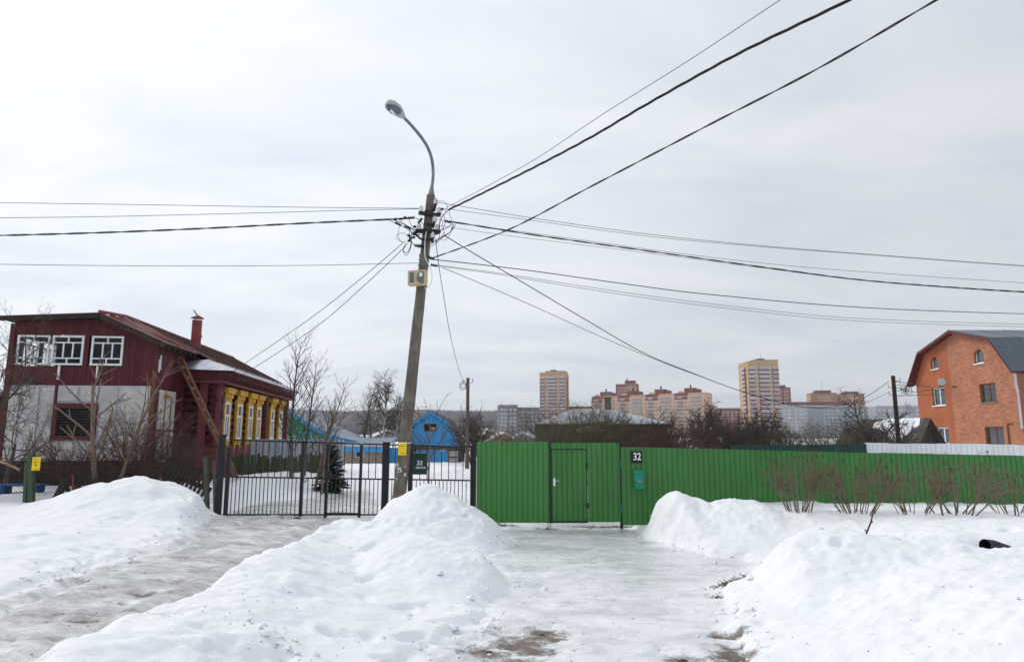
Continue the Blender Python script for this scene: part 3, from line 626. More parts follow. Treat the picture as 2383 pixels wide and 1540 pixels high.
    rim = [loc(h0 + ax*(L*(.63+.31*math.cos(a))) + sd_*(.142*math.sin(a)) + dn*.02) for a in [2*math.pi*i/28 for i in range(29)]]
    MB().tube(rim, .010, 6, cap=False).build('lens_rim', M['lamp_grey'], head, True)
    ribs = MB()
    for k in range(9):
        c = h0 + ax*(L*(.50+.035*k)) + dn*.11
        ribs.tube([loc(c - ax*.008), loc(c + ax*.008)], .027, 10)
    ribs.build('lamp_tube', M['white_paint'], head, True)
    # crossarms
    MB().bar(c5(560,268,14.46)-o0, c5(905,302,14.46)-o0, .07, .07).build('crossarm', M['black_iron'], t)
    MB().bar(c5(520,548,14.46)-o0, c5(890,556,14.46)-o0, .07, .09).build('crossarm', M['black_iron'], t)
    MB().bar(c5(480,600,14.3)-o0, c5(550,540,14.46)-o0, .06, .06).build('crossarm_brace', M['black_iron'], t)
    MB().bar(c5(535,785,14.46)-o0, c5(640,790,14.46)-o0, .05, .05).build('bracket', M['black_iron'], t)
    MB().bar(c5(830,590,14.3)-o0, c5(890,552,14.46)-o0, .06, .06).build('crossarm_brace', M['black_iron'], t)
    for a, b in (((800,240),(830,120)), ((780,500),(805,400)), ((770,730),(785,650)), ((690,440),(790,455)), ((680,690),(770,680))):
        MB().bar(c5(*a)-o0, c5(*b)-o0, .05, .05).build('insulator_hook', M['black_iron'], t)
    ins = MB().lathe([(.012,-.10),(.014,0),(.05,.0),(.055,.03),(.045,.05),(.052,.065),(.05,.09),(.03,.10),(.034,.12),(.02,.135)], n=12).mesh('insulator', M['porcelain'], True)
    for x, y in ((828,120),(598,235),(880,262),(812,400),(565,515),(850,525),(785,650)):
        place('insulator', ins, t, c5(x, y+6, 14.44)-o0)
    for y, m in ((507,'galv'),(604,'galv'),(608,'galv'),(616,'galv'),(628,'galv'),(677,'galv'),(497,'black_iron')):
        p = pole_pt(y); k = (1230-y)/775; w = (.272-.105*k)/2+.006; q = loc(p)
        MB().tube([q+Vector(v) for v in ((-w,-w,0),(w,-w,.01),(w,w,0),(-w,w,-.01),(-w,-w,0))], .011, 6, cap=False).build('steel_band', M[m], t)
    clamp = MB().box(-.09,.09,-.02,.02,-.022,.022)
    for k in range(4): clamp.box(-.08+.05*k, -.06+.05*k, -.01, .01, .02, .05)
    cm = clamp.mesh('wire_clamp', M['black_rubber'])
    for x, y, rz in ((445,345,-.1),(1020,405,.25),(235,440,.5),(385,492,.4),(585,390,-.9),(755,975,.4),(600,675,.5),(800,1090,.2),(545,780,0)):
        place('wire_clamp', cm, t, c5(x, y, 14.4)-o0, (0, rz, 0), (.8, .8, .8))
    small = MB().tube([(-.03,0,0),(.03,0,0)], .028, 8).mesh('splice', M['black_rubber'], True)
    for x, y in ((198,362),(283,358),(345,338),(500,480),(540,620),(430,660),(410,700),(480,650),(930,205),(405,620)): place('splice', small, t, c5(x, y, 14.4)-o0)
    J = [([(90,370),(190,430),(240,450),(330,490),(440,560),(520,620),(600,680),(640,700)],.009), ([(150,372),(300,430),(380,490),(470,520),(560,545)],.009), ([(240,372),(330,430),(430,500),(520,540)],.008),
         ([(505,345),(570,370),(620,430),(650,480)],.009), ([(405,360),(430,430),(480,500),(540,560)],.007), ([(270,460),(240,560),(245,650),(290,720),(360,760),(400,740)],.006),
         ([(380,610),(300,580),(220,610),(230,680),(300,715),(380,725)],.006), ([(410,560),(420,640),(440,720),(420,820),(370,890),(320,860),(330,800),(380,750)],.009), ([(440,640),(450,730),(420,850),(370,930),(320,880),(320,810),(360,770)],.007),
         ([(640,600),(560,610),(500,640),(450,650),(420,600)],.009), ([(445,720),(490,760),(550,785)],.009), ([(1040,190),(1050,300),(1085,400),(1080,500),(1050,600),(990,680),(930,690),(920,640),(960,560)],.006),
         ([(850,560),(930,520),(970,440),(965,340),(930,280),(850,250)],.007), ([(890,520),(890,420),(940,310),(1060,190),(1130,150)],.012), ([(1090,430),(1000,500),(900,540),(860,560)],.009), ([(1110,440),(1080,530),(1000,610),(880,680),(750,760)],.009),
         ([(1140,450),(1060,560),(920,640),(780,715)],.009), ([(945,380),(930,450),(950,520),(960,600),(900,680),(830,750),(740,800)],.007), ([(880,520),(890,600),(870,680),(830,730)],.008), ([(830,75),(950,85),(1000,140),(1010,190),(960,240)],.006),
         ([(730,100),(740,160),(790,230)],.007), ([(720,310),(680,350),(650,430),(650,520)],.008), ([(660,640),(610,700),(600,760)],.004), ([(430,500),(490,560),(560,640),(600,680)],.009), ([(360,480),(430,540),(450,600),(430,660),(400,700)],.01)]
    jr = random.Random(9)
    for pts, r in J:
        MB().tube([p-o0 for p in smooth_path([c5(x, y, 14.38+jr.uniform(-.06,.06)) for x, y in pts], 5)], r*.85, 5).build('jumper_wire', M['black_rubber'], t, True)
    MB().tube([p-o0 for p in smooth_path([c5(x, y, 14.42) for x, y in [(685,560),(665,640),(655,800),(665,970),(720,1070),(760,1180),(770,1290),(740,1400),(680,1445),(650,1440)]], 5)], .010, 6).build('conduit', M['white_paint'], t, True)
    return t
lamp_pole()
def meter_box():
    c = at(972, 648, 14.36); t = thing('electric_meter_box', 'beige electric meter box strapped to the leaning lamp pole', 'meter box', c, R(-14))
    MB().box(-.205,.205,-.075,.075,-.155,.17).build('case', M['beige_box'], t, bevel=.012)
    MB().box(-.155,-.055,-.082,-.076,-.10,.12).build('shutter', M['smoke_glass'], t)
    pts = [(.165,-.12),(.165,.125),(.09,.125),(.035,.08),(.012,.0),(.035,-.07),(.09,-.12)]
    MB().prism(pts, -.083, -.076, 'y').build('window', M['smoke_glass'], t)
    MB().prism([(.178,-.135),(.178,.14),(.085,.14),(.02,.09),(-.006,.0),(.02,-.08),(.085,-.135)], -.0805, -.0752, 'y').build('window_frame', M['rung_wood'], t)
    MB().box(.07,.14,-.087,-.084,.02,.10).build('dial', M['white_paint'], t)
    MB().box(.205,.222,-.06,.02,-.02,.02).build('latch', M['beige_box'], t)
meter_box()
def small_sign(loc, label, w, h, rz=0):
    t = thing('warning_plate', label, 'sign', loc, rz)
    MB().box(-w/2,w/2,-.004,.004,-h/2,h/2).build('plate', M['yellow_sign'], t, bevel=.003)
    return t
p = pole_pt(1054)
s = small_sign((p.x-.015, p.y-.146, p.z), 'yellow marker plate tied to the lamp pole with white string', .175, .27)
MB().box(-.065,.065,-.0065,-.0045,.055,.062).build('mark', M['sign_ink'], s); MB().box(-.004,.004,-.0065,-.0045,.0,.053).build('mark', M['sign_ink'], s)
MB().box(-.06,.06,-.0065,-.0045,-.098,-.092).build('mark', M['sign_ink'], s)
MB().tube([(-.17,.03,.125),(-.09,-.008,.11),(0,-.012,.115),(.09,-.008,.11),(.17,.03,.125)], .007, 5).build('string', M['white_paint'], s)

# ------------------------------------------------------------------ overhead lines
def cable(label, pts, A, B, r, bundle=0, name='overhead_wire'):
    """pts: sight lines along the cable, all in the upright plane between its two supports A and B"""
    P = smooth_path([on_plane(x, y, A, B) if not isinstance(x, Vector) else x for x, y in pts], 9)
    o0 = P[0].copy(); mb = MB()
    if bundle:
        Q = []; d = 0; dist = [0]
        for i in range(1, len(P)): d += (P[i]-P[i-1]).length; dist.append(d)
        n = max(int(d/.11), 8); k = 0
        for i in range(n+1):
            s = d*i/n
            while k < len(dist)-2 and dist[k+1] < s: k += 1
            u = (s-dist[k])/max(dist[k+1]-dist[k], 1e-9); Q.append((P[k]+(P[k+1]-P[k])*u, s))
        for b in range(bundle):
            path = []
            for i, (q, s) in enumerate(Q):
                tt = (Q[min(i+1, n)][0]-Q[max(i-1, 0)][0]); u, w = frame(tt); a = s*2*math.pi/1.15 + 2*math.pi*b/bundle
                path.append(q + (u*math.cos(a)+w*math.sin(a))*r*.8*1.05 - o0)
            mb.tube(path, r*.8, 5)
    else: mb.tube([p-o0 for p in P], r*.85, 6)
    o = mb.build(name, M['black_rubber'], None, True); o.location = o0
    return tag(o, label, 'wire', 'overhead wires strung from the lamp pole')
PA = (PT.x-.05, PT.y); LB = (-22, 12.5); RB = (26, 21); UB = (16.5, -7.5)
cable('topmost thin wire running left from the lamp pole', [(-280,470),(0,472),(300,476),(600,481),(850,484),(978,485)], PA, LB, .007)
cable('second thin wire running left just under the topmost one', [(-280,508),(0,507),(250,504),(550,497),(800,490),(975,486)], PA, LB, .007)
cable('thick twisted cable running left from the lamp pole', [(-280,553),(0,548),(250,541),(490,531),(720,519),(900,511),(962,507)], PA, LB, .014, 2)
cable('lowest thin wire running left, level with the meter box', [(-280,609),(0,615),(250,618),(500,619),(750,617),(976,612)], PA, LB, .007)
H1 = at(533, 870, 22.5); H2 = at(533, 889, 22.5)
cable('upper of the two drop wires to the maroon house eave', [(533,870),(590,832),(730,735),(850,640),(936,567)], H1, PA, .010)
cable('lower of the two drop wires to the maroon house eave', [(533,889),(600,850),(740,757),(850,662),(944,573)], H2, PA, .010)
cable('thin wire rising to the upper right above the thick cables', [(1040,483),(1120,441),(1250,368),(1400,268),(1600,143),(1815,1),(2160,-220)], PA, UB, .006)
cable('heavy twisted cable rising to the upper right corner', [(1044,488),(1110,456),(1250,386),(1380,317),(1500,246),(1700,135),(1880,47),(1975,1),(2330,-180)], PA, UB, .014, 3)
cable('second black cable rising to the upper right, nearest the frame corner', [(1002,602),(1180,536),(1370,437),(1650,291),(1900,162),(2180,0),(2540,-210)], PA, UB, .010, 2)
cable('highest thin wire running right from the lamp pole', [(1010,470),(1060,478),(1230,506),(1500,544),(1750,570),(2000,590),(2383,618),(2700,634)], PA, RB, .007)
cable('second thin wire running right, close below the highest', [(1022,484),(1060,489),(1230,512),(1500,549),(1750,572.5),(2000,591.5),(2383,619.5),(2700,636)], PA, RB, .006)
cable('heavy twisted cable running right above the brick house', [(1034,514),(1100,524),(1250,548),(1500,583),(1800,625),(2040,655),(2383,679),(2700,692)], PA, RB, .0125, 2)
cable('thin wire riding just above the heavy right-hand cable', [(1014,510),(1100,524),(1300,551),(1600,592),(1900,624),(2383,658),(2700,672)], PA, RB, .006)
cable('thin wire riding just under the heavy right-hand cable', [(1018,524),(1100,537),(1250,557),(1500,588),(1800,627),(2040,656),(2383,681),(2700,695)], PA, RB, .005)
cable('medium black wire running right from below the crossarms', [(1000,603),(1120,616),(1250,632),(1450,660),(1650,685),(2000,715),(2383,730),(2700,734)], PA, RB, .012)
cable('upper of the two thin low wires running right', [(1016,617),(1150,634),(1300,657),(1500,687),(1750,718),(2000,741),(2383,754),(2700,756)], PA, RB, .006)
cable('lower of the two thin low wires running right', [(1016,619),(1150,637),(1300,662),(1500,693),(1750,724),(2000,747),(2383,760),(2700,762)], PA, RB, .006)
P2 = at(2076, 885, 28); 
cable('black service cable sagging to the wooden pole beside the brick house', [(1034,548),(1120,600),(1230,665),(1360,742),(1500,822),(1620,871),(1720,908),(1840,941),(1930,947),(2010,925),(2068,888)], PA, P2, .013)
cable('thin pair wire sagging under the black service cable', [(1030,623),(1120,660),(1250,716),(1400,784),(1540,842),(1650,883),(1740,915),(1850,945),(1950,950),(2010,938),(2070,912)], PA, P2, .008)
P3 = at(1086, 889, 36)
cable('wire dropping steeply to the wooden pole behind the gate', [(1014,557),(1020,610),(1031,680),(1046,770),(1060,830),(1072,872),(1083,889)], PA, P3, .011)

# ------------------------------------------------------------------ wooden poles
def wood_pole(label, x, ytop, Y, w, mat, zb=-.3):
    p = at(x, ytop, Y); t = thing('utility_pole', label, 'pole', (p.x, Y, 0))
    MB().tube([(0,0,zb), (0,0,p.z*.5), (0,0,p.z)], [w*.58, w*.52, w*.46], 10).build('shaft', M[mat], t, True)
    return t, p
t, p = wood_pole('thin grey wooden pole behind the iron gate beside the blue garage', 1089, 879, 36, .19, 'old_wood')
hook = MB().tube([(0,0,0),(.16,0,0),(.2,0,.04),(.2,0,.14)], .012, 6).mesh('hook', M['black_iron'], True)
insm = MB().lathe([(.03,0),(.05,.02),(.05,.09),(.03,.12)], n=10).mesh('insulator', M['porcelain'], True)
place('hook', hook, t, (.05,-.05,p.z-.28)); place('insulator', insm, t, (.25,-.05,p.z-.18)); place('hook', hook, t, (-.05,-.05,p.z-.34), (0,0,math.pi)); place('insulator', insm, t, (-.25,-.05,p.z-.24))
for k in range(4):
    a = .1+.05*k
    MB().tube([(-.25+.12*math.cos(u)*(1+.2*k), -.08, p.z-.42+a*math.sin(u)) for u in [2*math.pi*i/10 for i in range(11)]], .008, 5).build('wire_coil', M['black_rubber'], t, True)
t, p = wood_pole('square dark wooden pole standing left of the brick house', 2078, 874, 28, .17, 'dark_wood')
for z, s in ((-.25,1),(-.4,1),(-.62,1),(-.8,-1),(-.5,-1)):
    place('hook', hook, t, (.05*s,-.05,p.z+z), (0,0,0 if s > 0 else math.pi)); place('insulator', insm, t, (.25*s,-.05,p.z+z+.08), (0,0,0), (.7,.7,.7))
rc = random.Random(2)
for k in range(9):
    r0 = rc.uniform(.08, .2); cx, cz = .42+rc.uniform(-.12,.16), p.z-.55+rc.uniform(-.1,.1)
    MB().tube([(cx+r0*.7*math.cos(u), -.06+.01*k, cz+r0*math.sin(u)) for u in [2*math.pi*i/10 for i in range(11)]], .008, 5).build('wire_coil', M['black_rubber'], t, True)

# ------------------------------------------------------------------ black iron gate and iron fence
IY = 15.6
def zt(x): return at(x, 1023+(x-520)*.0295, IY).z          # top rail height along the fence
def zm(x): return at(x, 1109+(x-520)*.0145, IY).z
def zb_(x): return at(x, 1197, IY).z
def xw(x): return at(x, 1110, IY).x
def iron_panel(t, xa, xb, low=True, mat='black_iron', base=None):
    """rails and bars between two stiles, in the coordinates of the thing t (world axes)"""
    m = M[mat]; X0, X1 = xw(xa), xw(xb)
    for f in (zt, zm) + ((zb_,) if low else ()):
        MB().bar((X0, IY, f(xa)), (X1, IY, f(xb)), .032, .032).build('rail', m, t)
    n = max(int((X1-X0)/.145), 1)
    bm = MB().box(-.008,.008,-.008,.008,0,1).mesh('bar', m)
    for k in range(1, n):
        x = X0+(X1-X0)*k/n; px = xa+(xb-xa)*k/n; place('bar', bm, t, (x, IY, zm(px)+.014), (0,0,0), (1,1,zt(px)-zm(px)-.028))
    n = max(int((X1-X0)/.085), 1)
    for k in range(1, n):
        x = X0+(X1-X0)*k/n; px = xa+(xb-xa)*k/n; b0 = zb_(px)+.014 if low else base; place('bar', bm, t, (x, IY, b0), (0,0,0), (1,1,zm(px)-.014-b0))
g = thing('iron_gate', 'black barred iron double gate across the icy lane', 'gate')
iron_panel(g, 532, 699); iron_panel(g, 707, 758); iron_panel(g, 764, 836); iron_panel(g, 841, 890)
for px, w, dy, top in ((512,.13,0,1010),(529,.07,.02,1040),(703,.062,0,1025),(761,.055,0,1032),(839,.05,0,1033),(897,.15,0,1028)):
    z1 = at(px, top, IY).z; MB().box(xw(px)-w/2, xw(px)+w/2, IY-.05+dy, IY+.05+dy, -.3 if w > .1 else zb_(px)-.06, z1).build('post' if w > .1 else 'stile', M['black_iron'], g, bevel=.006)
z = zb_(800); MB().box(xw(764), xw(836), IY-.026, IY-.018, z-.01, z+.045).build('kick_rail', M['black_iron'], g)
MB().box(xw(757), xw(772), IY-.06, IY-.02, zm(765)-.05, zm(765)+.15).build('lock_case', M['black_iron'], g)
MB().tube([(xw(715),IY-.02,zm(715)-.03),(xw(712),IY-.06,zm(715)-.10),(xw(709),IY-.03,zm(715)-.05)], .012, 6).build('bolt', M['black_iron'], g)
f = thing('iron_fence', 'barred iron fence between the gate post and the green gate', 'fence')
iron_panel(f, 903, 950, False, 'brown_iron', .2); iron_panel(f, 960, 1094, False, 'brown_iron', .2)
for px, w, top in ((955,.10,1032),(1099,.085,1036)):
    MB().box(xw(px)-w/2, xw(px)+w/2, IY-.045, IY+.045, -.2, at(px, top, IY).z).build('post', M['brown_iron'], f, bevel=.006)
# letter box 33
c = at(978, 1079, IY-.10); t = thing('letter_box', 'dark green letter box numbered 33 hanging on the iron fence', 'letter box', c)
MB().prism([(-.155,-.23),(.155,-.23),(.155,.22),(-.155,.22)], -.055, .055, 'y').build('case', M['dark_green_tin'], t, bevel=.008)
MB().prism([(-.07,.20),(.05,.225),(.06,.25),(-.085,.235)], -.166, .166, 'x').build('lid', M['dark_green_tin'], t)
text_mesh('number', '33', .135, M['white_letter'], t, (-.005,-.058,.02), bold=.002)
text_mesh('lettering', 'ПОЧТА', .062, M['white_letter'], t, (.02,-.058,-.085), bold=.0015)

# ------------------------------------------------------------------ green corrugated gate and fence
GYP = 15.5
def sheet_mesh(name, w, mat, pitch=.115, gw=.03, dep=.014, z0=0., z1=1., y=0, skew=0.):
    """trapezoid profile sheet of width w, from z0 to z1 (z1 drops by skew across the sheet)"""
    xs = []; x = 0.
    while x < w-1e-4:
        e = min(x+pitch, w); a = min(x+pitch-gw, w)
        xs += [(x, 0.), (a, 0.)]
        if a < w-1e-3: xs += [(min(a+.007, w), dep), (min(e-.007, w), dep)]
        x = e
    xs.append((w, 0.)); V = []; Fc = []
    q = [xs[0]]
    for v in xs[1:]:
        if v[0]-q[-1][0] > 1e-5: q.append(v)
    th = .0012
    for a, b in q: V += [(a, y+b, z0), (a, y+b, z1-skew*a/w), (a, y+b+th, z0), (a, y+b+th, z1-skew*a/w)]
    for i in range(len(q)-1):
        o = 4*i; Fc += [(o,o+4,o+5,o+1), (o+2,o+3,o+7,o+6), (o+1,o+5,o+7,o+3)]
    mb = MB(); mb.add(V, Fc); return mb.mesh(name, mat)
screw = MB().lathe([(.010,0),(.010,.003),(.006,.006),(.001,.007)], n=8)
screw_m = MB().tube([(0,.004,0),(0,-.004,0)], .011, 8).mesh('screw', M['green_frame'])
def gx(x): return at(x, 1130, GYP).x
def gz(x, y): return at(x, y, GYP).z
g = thing('green_gate', 'green corrugated metal double gate with an inset door and steel handle', 'gate')
def leaf(x0, x1, y0, y1, nm='sheet', dy=0.):
    X0, X1, Z0, Z1 = gx(x0), gx(x1), gz((x0+x1)/2, y1), gz((x0+x1)/2, y0)
    o = place(nm, sheet_mesh('sheet', X1-X0, M['green_sheet'], z0=Z0, z1=Z1), g, (X0, GYP+dy, 0)); return X0, X1, Z0, Z1
L1 = leaf(1109, 1278, 1027.5, 1216); L2 = leaf(1284, 1366.5, 1030, 1043.5, 'transom_sheet'); L4 = leaf(1367.5, 1443, 1030, 1214.5)
L3 = leaf(1285.5, 1364, 1047, 1211.5, 'door_sheet', -.006)
fr_ = MB()
for x0, x1, y0, y1 in ((1277.4,1286.4,1029,1216.5),(1283.3,1365,1211.8,1216.3),(1364.3,1367.2,1044,1216),(1283.3,1364.2,1044,1046.4)):
    fr_.box(gx(x0), gx(x1), GYP+.002, GYP+.04, gz(x0, y1), gz(x0, y0))
fr_.build('frame', M['green_frame'], g)
MB().box(gx(1110), gx(1442), GYP+.03, GYP+.07, gz(1200,1040), gz(1200,1036)).build('back_rail', M['green_frame'], g)
MB().box(gx(1110), gx(1442), GYP+.03, GYP+.07, gz(1200,1124), gz(1200,1119)).build('back_rail', M['green_frame'], g)
MB().box(gx(1110), gx(1442), GYP+.03, GYP+.07, gz(1200,1210), gz(1200,1206)).build('back_rail', M['green_frame'], g)
for x, y in ((1118,1032),(1165,1032),(1208,1033),(1256,1033),(1274,1033),(1118,1121),(1172,1120),(1213,1120),(1247,1121),(1273,1122),(1118,1212),(1172,1212),(1192,1213),(1222,1212),(1230,1213),(1270,1213),
             (1290,1033),(1325,1034),(1363,1033),(1372,1034),(1412,1034),(1437,1033),(1292,1051),(1330,1051),(1356,1051),(1292,1128),(1330,1128),(1356,1127),(1290,1207),(1330,1207),(1358,1207),
             (1374,1120),(1411,1121),(1438,1120),(1412,1211),(1376,1211)):
    place('screw', screw_m, g, (gx(x), GYP-.004-(.006 if 1285 < x < 1364 and 1047 < y < 1212 else 0), gz(x, y)))
MB().box(gx(1287.5), gx(1292.3), GYP-.022, GYP-.010, gz(1290,1130), gz(1290,1112)).build('handle_plate', M['steel'], g, bevel=.004)
MB().tube([(gx(1290),GYP-.02,gz(1290,1118)),(gx(1290),GYP-.06,gz(1290,1118)),(gx(1291.5),GYP-.066,gz(1290,1118)),(gx(1300),GYP-.064,gz(1290,1118))], .0095, 8).build('handle', M['steel'], g, True)
hg = MB().tube([(0,0,-.06),(0,0,.06)], .014, 8).box(-.03,.03,.004,.01,-.045,.045).mesh('hinge', M['green_frame'], True)
hg2 = MB().tube([(0,0,-.07),(0,0,.07)], .018, 8).mesh('hinge', M['green_hinge'], True)
for y in (1083, 1176): place('hinge', hg, g, (gx(1366), GYP-.02, gz(1366, y)))
for y in (1078, 1183): place('hinge', hg2, g, (gx(1445), GYP-.02, gz(1445, y)))
for x in (1275, 1281): MB().tube([(gx(x),GYP+.05,gz(x,1230)),(gx(x),GYP+.05,gz(x,1200))], .009, 6).build('drop_bolt', M['rust'], g)
MB().box(gx(1442.0), gx(1448.4), GYP+.02, GYP+.08, -.2, gz(1445,1032)).build('post', M['green_frame'], g)
MB().box(gx(1102), gx(1108), GYP-.02, GYP+.06, -.2, gz(1105,1036)).build('post', M['green_frame'], g)
fe = thing('corrugated_fence', 'long green corrugated metal fence to the right of the gate', 'fence')
FX0, FX1 = gx(1446.8), 12.9; nS = 9; w = (FX1-FX0)/nS
ztop = lambda X: gz(1446,1040) + (gz(2383,1060)-gz(2383,1040))*(X-FX0)/(gx(2383)-FX0)
rs_k = random.Random(6)
for k in range(nS):
    X0 = FX0+k*w; o = place('sheet', sheet_mesh('sheet', w+.012, M['green_sheet'], z0=-.1 if k else gz(1450,1222), z1=ztop(X0), skew=ztop(X0)-ztop(X0+w)), fe, (X0, GYP+(.006 if k % 2 else 0), rs_k.uniform(-.008,.008)))
for zz in (.45, 1.02, 1.5): MB().bar((FX0, GYP+.05, zz+.04), (FX1, GYP+.05, zz-.1), .04, .04).build('back_rail', M['green_frame'], fe)
for k in range(6): MB().box(FX0+.9+k*2.0-.03, FX0+.9+k*2.0+.03, GYP+.075, GYP+.13, -.3, 1.5).build('post', M['green_frame'], fe)
rs_ = random.Random(4)
for k in range(26):
    X = FX0+.07+k*.40+rs_.uniform(-.05,.05); place('screw', screw_m, fe, (X, GYP-.004, gz(1500,1116)-.015*k*.4+rs_.uniform(-.01,.01)))
c = (gx(1483), GYP-.02, gz(1483,1063)); t = thing('house_number_plate', 'navy number plate reading 32 on the green fence', 'number plate', c)
MB().box(-.122,.122,-.012,.012,-.128,.128).build('plate', M['plate_navy'], t, bevel=.004)
text_mesh('digits', '32', .225, M['white_letter'], t, (.008,-.015,.004), bold=.003, sx=.80)
c = (gx(1486), GYP-.055, gz(1486,1115)); t = thing('mailbox', 'turquoise metal mailbox with hooded lid below number 32', 'mailbox', c)
MB().box(-.108,.108,-.045,.045,-.205,.10).build('case', M['mailbox'], t, bevel=.01)
MB().prism([(.045,.20),(.045,.06),(-.05,-.06),(-.072,-.055),(-.072,.10),(-.045,.175),(-.01,.205)], -.117, .117, 'x').build('hood', M['mailbox'], t, bevel=.006)
MB().box(-.108,.108,-.079,-.066,.118,.14).build('flap', M['mailbox'], t)
MB().prism([(-.06,-.052),(.06,-.052),(.0,-.012)], -.076, -.073, 'y').build('emblem', M['rung_wood'], t)
MB().box(-.02,.02,-.048,-.044,-.155,-.145).build('slot', M['plate_navy'], t)
# ------------------------------------------------------------------ walls with openings
def wall_cols(mb, u0, u1, z0, top, holes, fn, depth=.2, mi=lambda u: 0, extra=()):
    """wall in a plane: fn(u, d, z) places a point at u along, d behind the face; top(u) is the upper edge; holes are (ua,ub,za,zb)"""
    br = sorted(set([u0, u1] + [e for h in holes for e in h[:2]] + list(extra)))
    for a, b in zip(br[:-1], br[1:]):
        if b-a < 1e-5: continue
        m = (a+b)/2; k = mi(m); hs = sorted([h for h in holes if h[0] < m < h[1]], key=lambda h: h[2]); zc = z0
        for h in hs + [None]:
            ta, tb = (top(a+1e-6), top(b-1e-6)) if h is None else (h[2], h[2])
            mb.add([fn(a,0,zc), fn(b,0,zc), fn(b,0,tb), fn(a,0,ta)], [(0,1,2,3)], k)
            if h is not None: zc = h[3]
    for a, b, c, d in [h[:4] for h in holes]:
        k = mi((a+b)/2)
        for q in ([(a,0,c),(a,depth,c),(a,depth,d),(a,0,d)], [(b,0,c),(b,0,d),(b,depth,d),(b,depth,c)], [(a,0,d),(a,depth,d),(b,depth,d),(b,0,d)], [(a,0,c),(b,0,c),(b,depth,c),(a,depth,c)]):
            mb.add([fn(*v) for v in q], [(0,1,2,3)], k)

# ------------------------------------------------------------------ maroon house
HX = thing('maroon_house', 'maroon wooden house with yellow carved window frames, rusty roof and white-boarded veranda', 'house', (-10.25, 19.6, 0), .0995)
def zroof(x): return 5.48 + (x+1.5)*.05 if x < -1.5 else 5.48 - (x+1.5)*.45
UPW = [(-3.82,-2.95),(-2.88,-2.03),(-1.82,-.95)]; UZ0, UZ1 = 4.03, 4.88
hr = random.Random(21)
# front planks of the upper veranda, each its own board
x = -3.95
while x < -.02:
    x1 = min(x+.108, 0.); w0 = x+.002; w1 = x1-.002; hit = None
    for a, b in UPW:
        if w1 > a-.02 and w0 < b+.02: hit = (a, b)
    zt_ = min(zroof(w0), zroof(w1)) - .08; j = hr.uniform(-.004, .004)
    if hit is None: piece('plank', M['maroon'], HX, w0, w1, .0+j, .03+j, 3.46+hr.uniform(-.02,.02), zt_)
    else:
        piece('plank', M['maroon'], HX, w0, w1, .0+j, .03+j, 3.46+hr.uniform(-.02,.02), UZ0-.03)
        if zt_ > UZ1+.03: piece('plank', M['maroon'], HX, w0, w1, .0+j, .03+j, UZ1+.03, zt_)
    x = x1
# side planks
y = .03
while y < 2.26:
    y1 = min(y+.11, 2.28); j = hr.uniform(-.004, .004); zt_ = zroof(.0)-.10
    if .28 < (y+y1)/2 < 1.55: piece('plank', M['maroon'], HX, -.03+j, j, y+.002, y1-.002, 3.42, zt_); piece('plank', M['maroon'], HX, -.03+j, j, y+.002, y1-.002, .85, 1.25)
    else: piece('plank', M['maroon'], HX, -.03+j, j, y+.002, y1-.002, .85, zt_)
    y = y1
# veranda carcass: hollow upper room with a window in its left wall
cs = MB(); cs.box(-3.92,-.04,.04,2.3,3.40,3.5); cs.prism([(-3.92,3.5),(-.04,3.5),(-.04,4.68),(-1.5,5.3),(-3.92,5.15)],2.2,2.3,'y')
cs.box(-3.92,-.04,.04,2.28,.7,3.40)
for a, b, c, d in ((.04,.35,3.5,5.25),(.35,2.1,3.5,3.95),(.35,2.1,4.9,5.25),(2.1,2.3,3.5,5.25),(1.18,1.32,3.95,4.9)): cs.box(-3.93,-3.88,a,b,c,d)
cs.build('carcass', M['dark_room'], HX)
def win_frame(par, x0, x1, z0, z1, y, ax='y', mat='white_paint', split=True, f=.055):
    mb = MB()
    def bx(a, b, c, d, p=0):
        if ax == 'y': mb.box(a, b, y-.03+p, y+.03-p, c, d)
        else: mb.box(y-.03+p, y+.03-p, a, b, c, d)
    bx(x0, x1, z1-f, z1); bx(x0, x1, z0, z0+f); bx(x0, x0+f, z0+f, z1-f); bx(x1-f, x1, z0+f, z1-f)
    h = z1-z0; w = x1-x0; za, zb = z0+h*.235, z0+h*.76; t = .018
    if split:
        bx(x0+f, x1-f, za-t, za+t, .006); bx(x0+f, x1-f, zb-t, zb+t, .006)
        bx((x0+x1)/2-t, (x0+x1)/2+t, z0+f, za-t, .008); bx((x0+x1)/2-t, (x0+x1)/2+t, zb+t, z1-f, .008)
        for k in (.36, .66): bx(x0+w*k-t, x0+w*k+t, za+t, zb-t, .008)
    o = mb.build('window', M[mat], par)
    pb = MB()
    if ax == 'y': pb.box(x0+f, x1-f, y-.002, y+.002, z0+f, z1-f)
    else: pb.box(y-.002, y+.002, x0+f, x1-f, z0+f, z1-f)
    return o, pb
for a, b in UPW:
    o, pb = win_frame(HX, a, b, UZ0, UZ1, .0); pb.build('pane', M['clear'], o)
for a, b in ((.35,1.18),(1.32,2.1)):
    o, pb = win_frame(HX, a, b, 3.95, 4.9, -3.9, 'x')
for xx in (-2.66, -1.62): piece('cover_strip', M['white_paint'], HX, xx, xx+.06, -.035, -.003, 3.62, 4.01)
for yy in (.12, .2): piece('cover_strip', M['white_paint'], HX, .004, .03, yy, yy+.05, 3.75+yy, 4.05+yy*1.6)
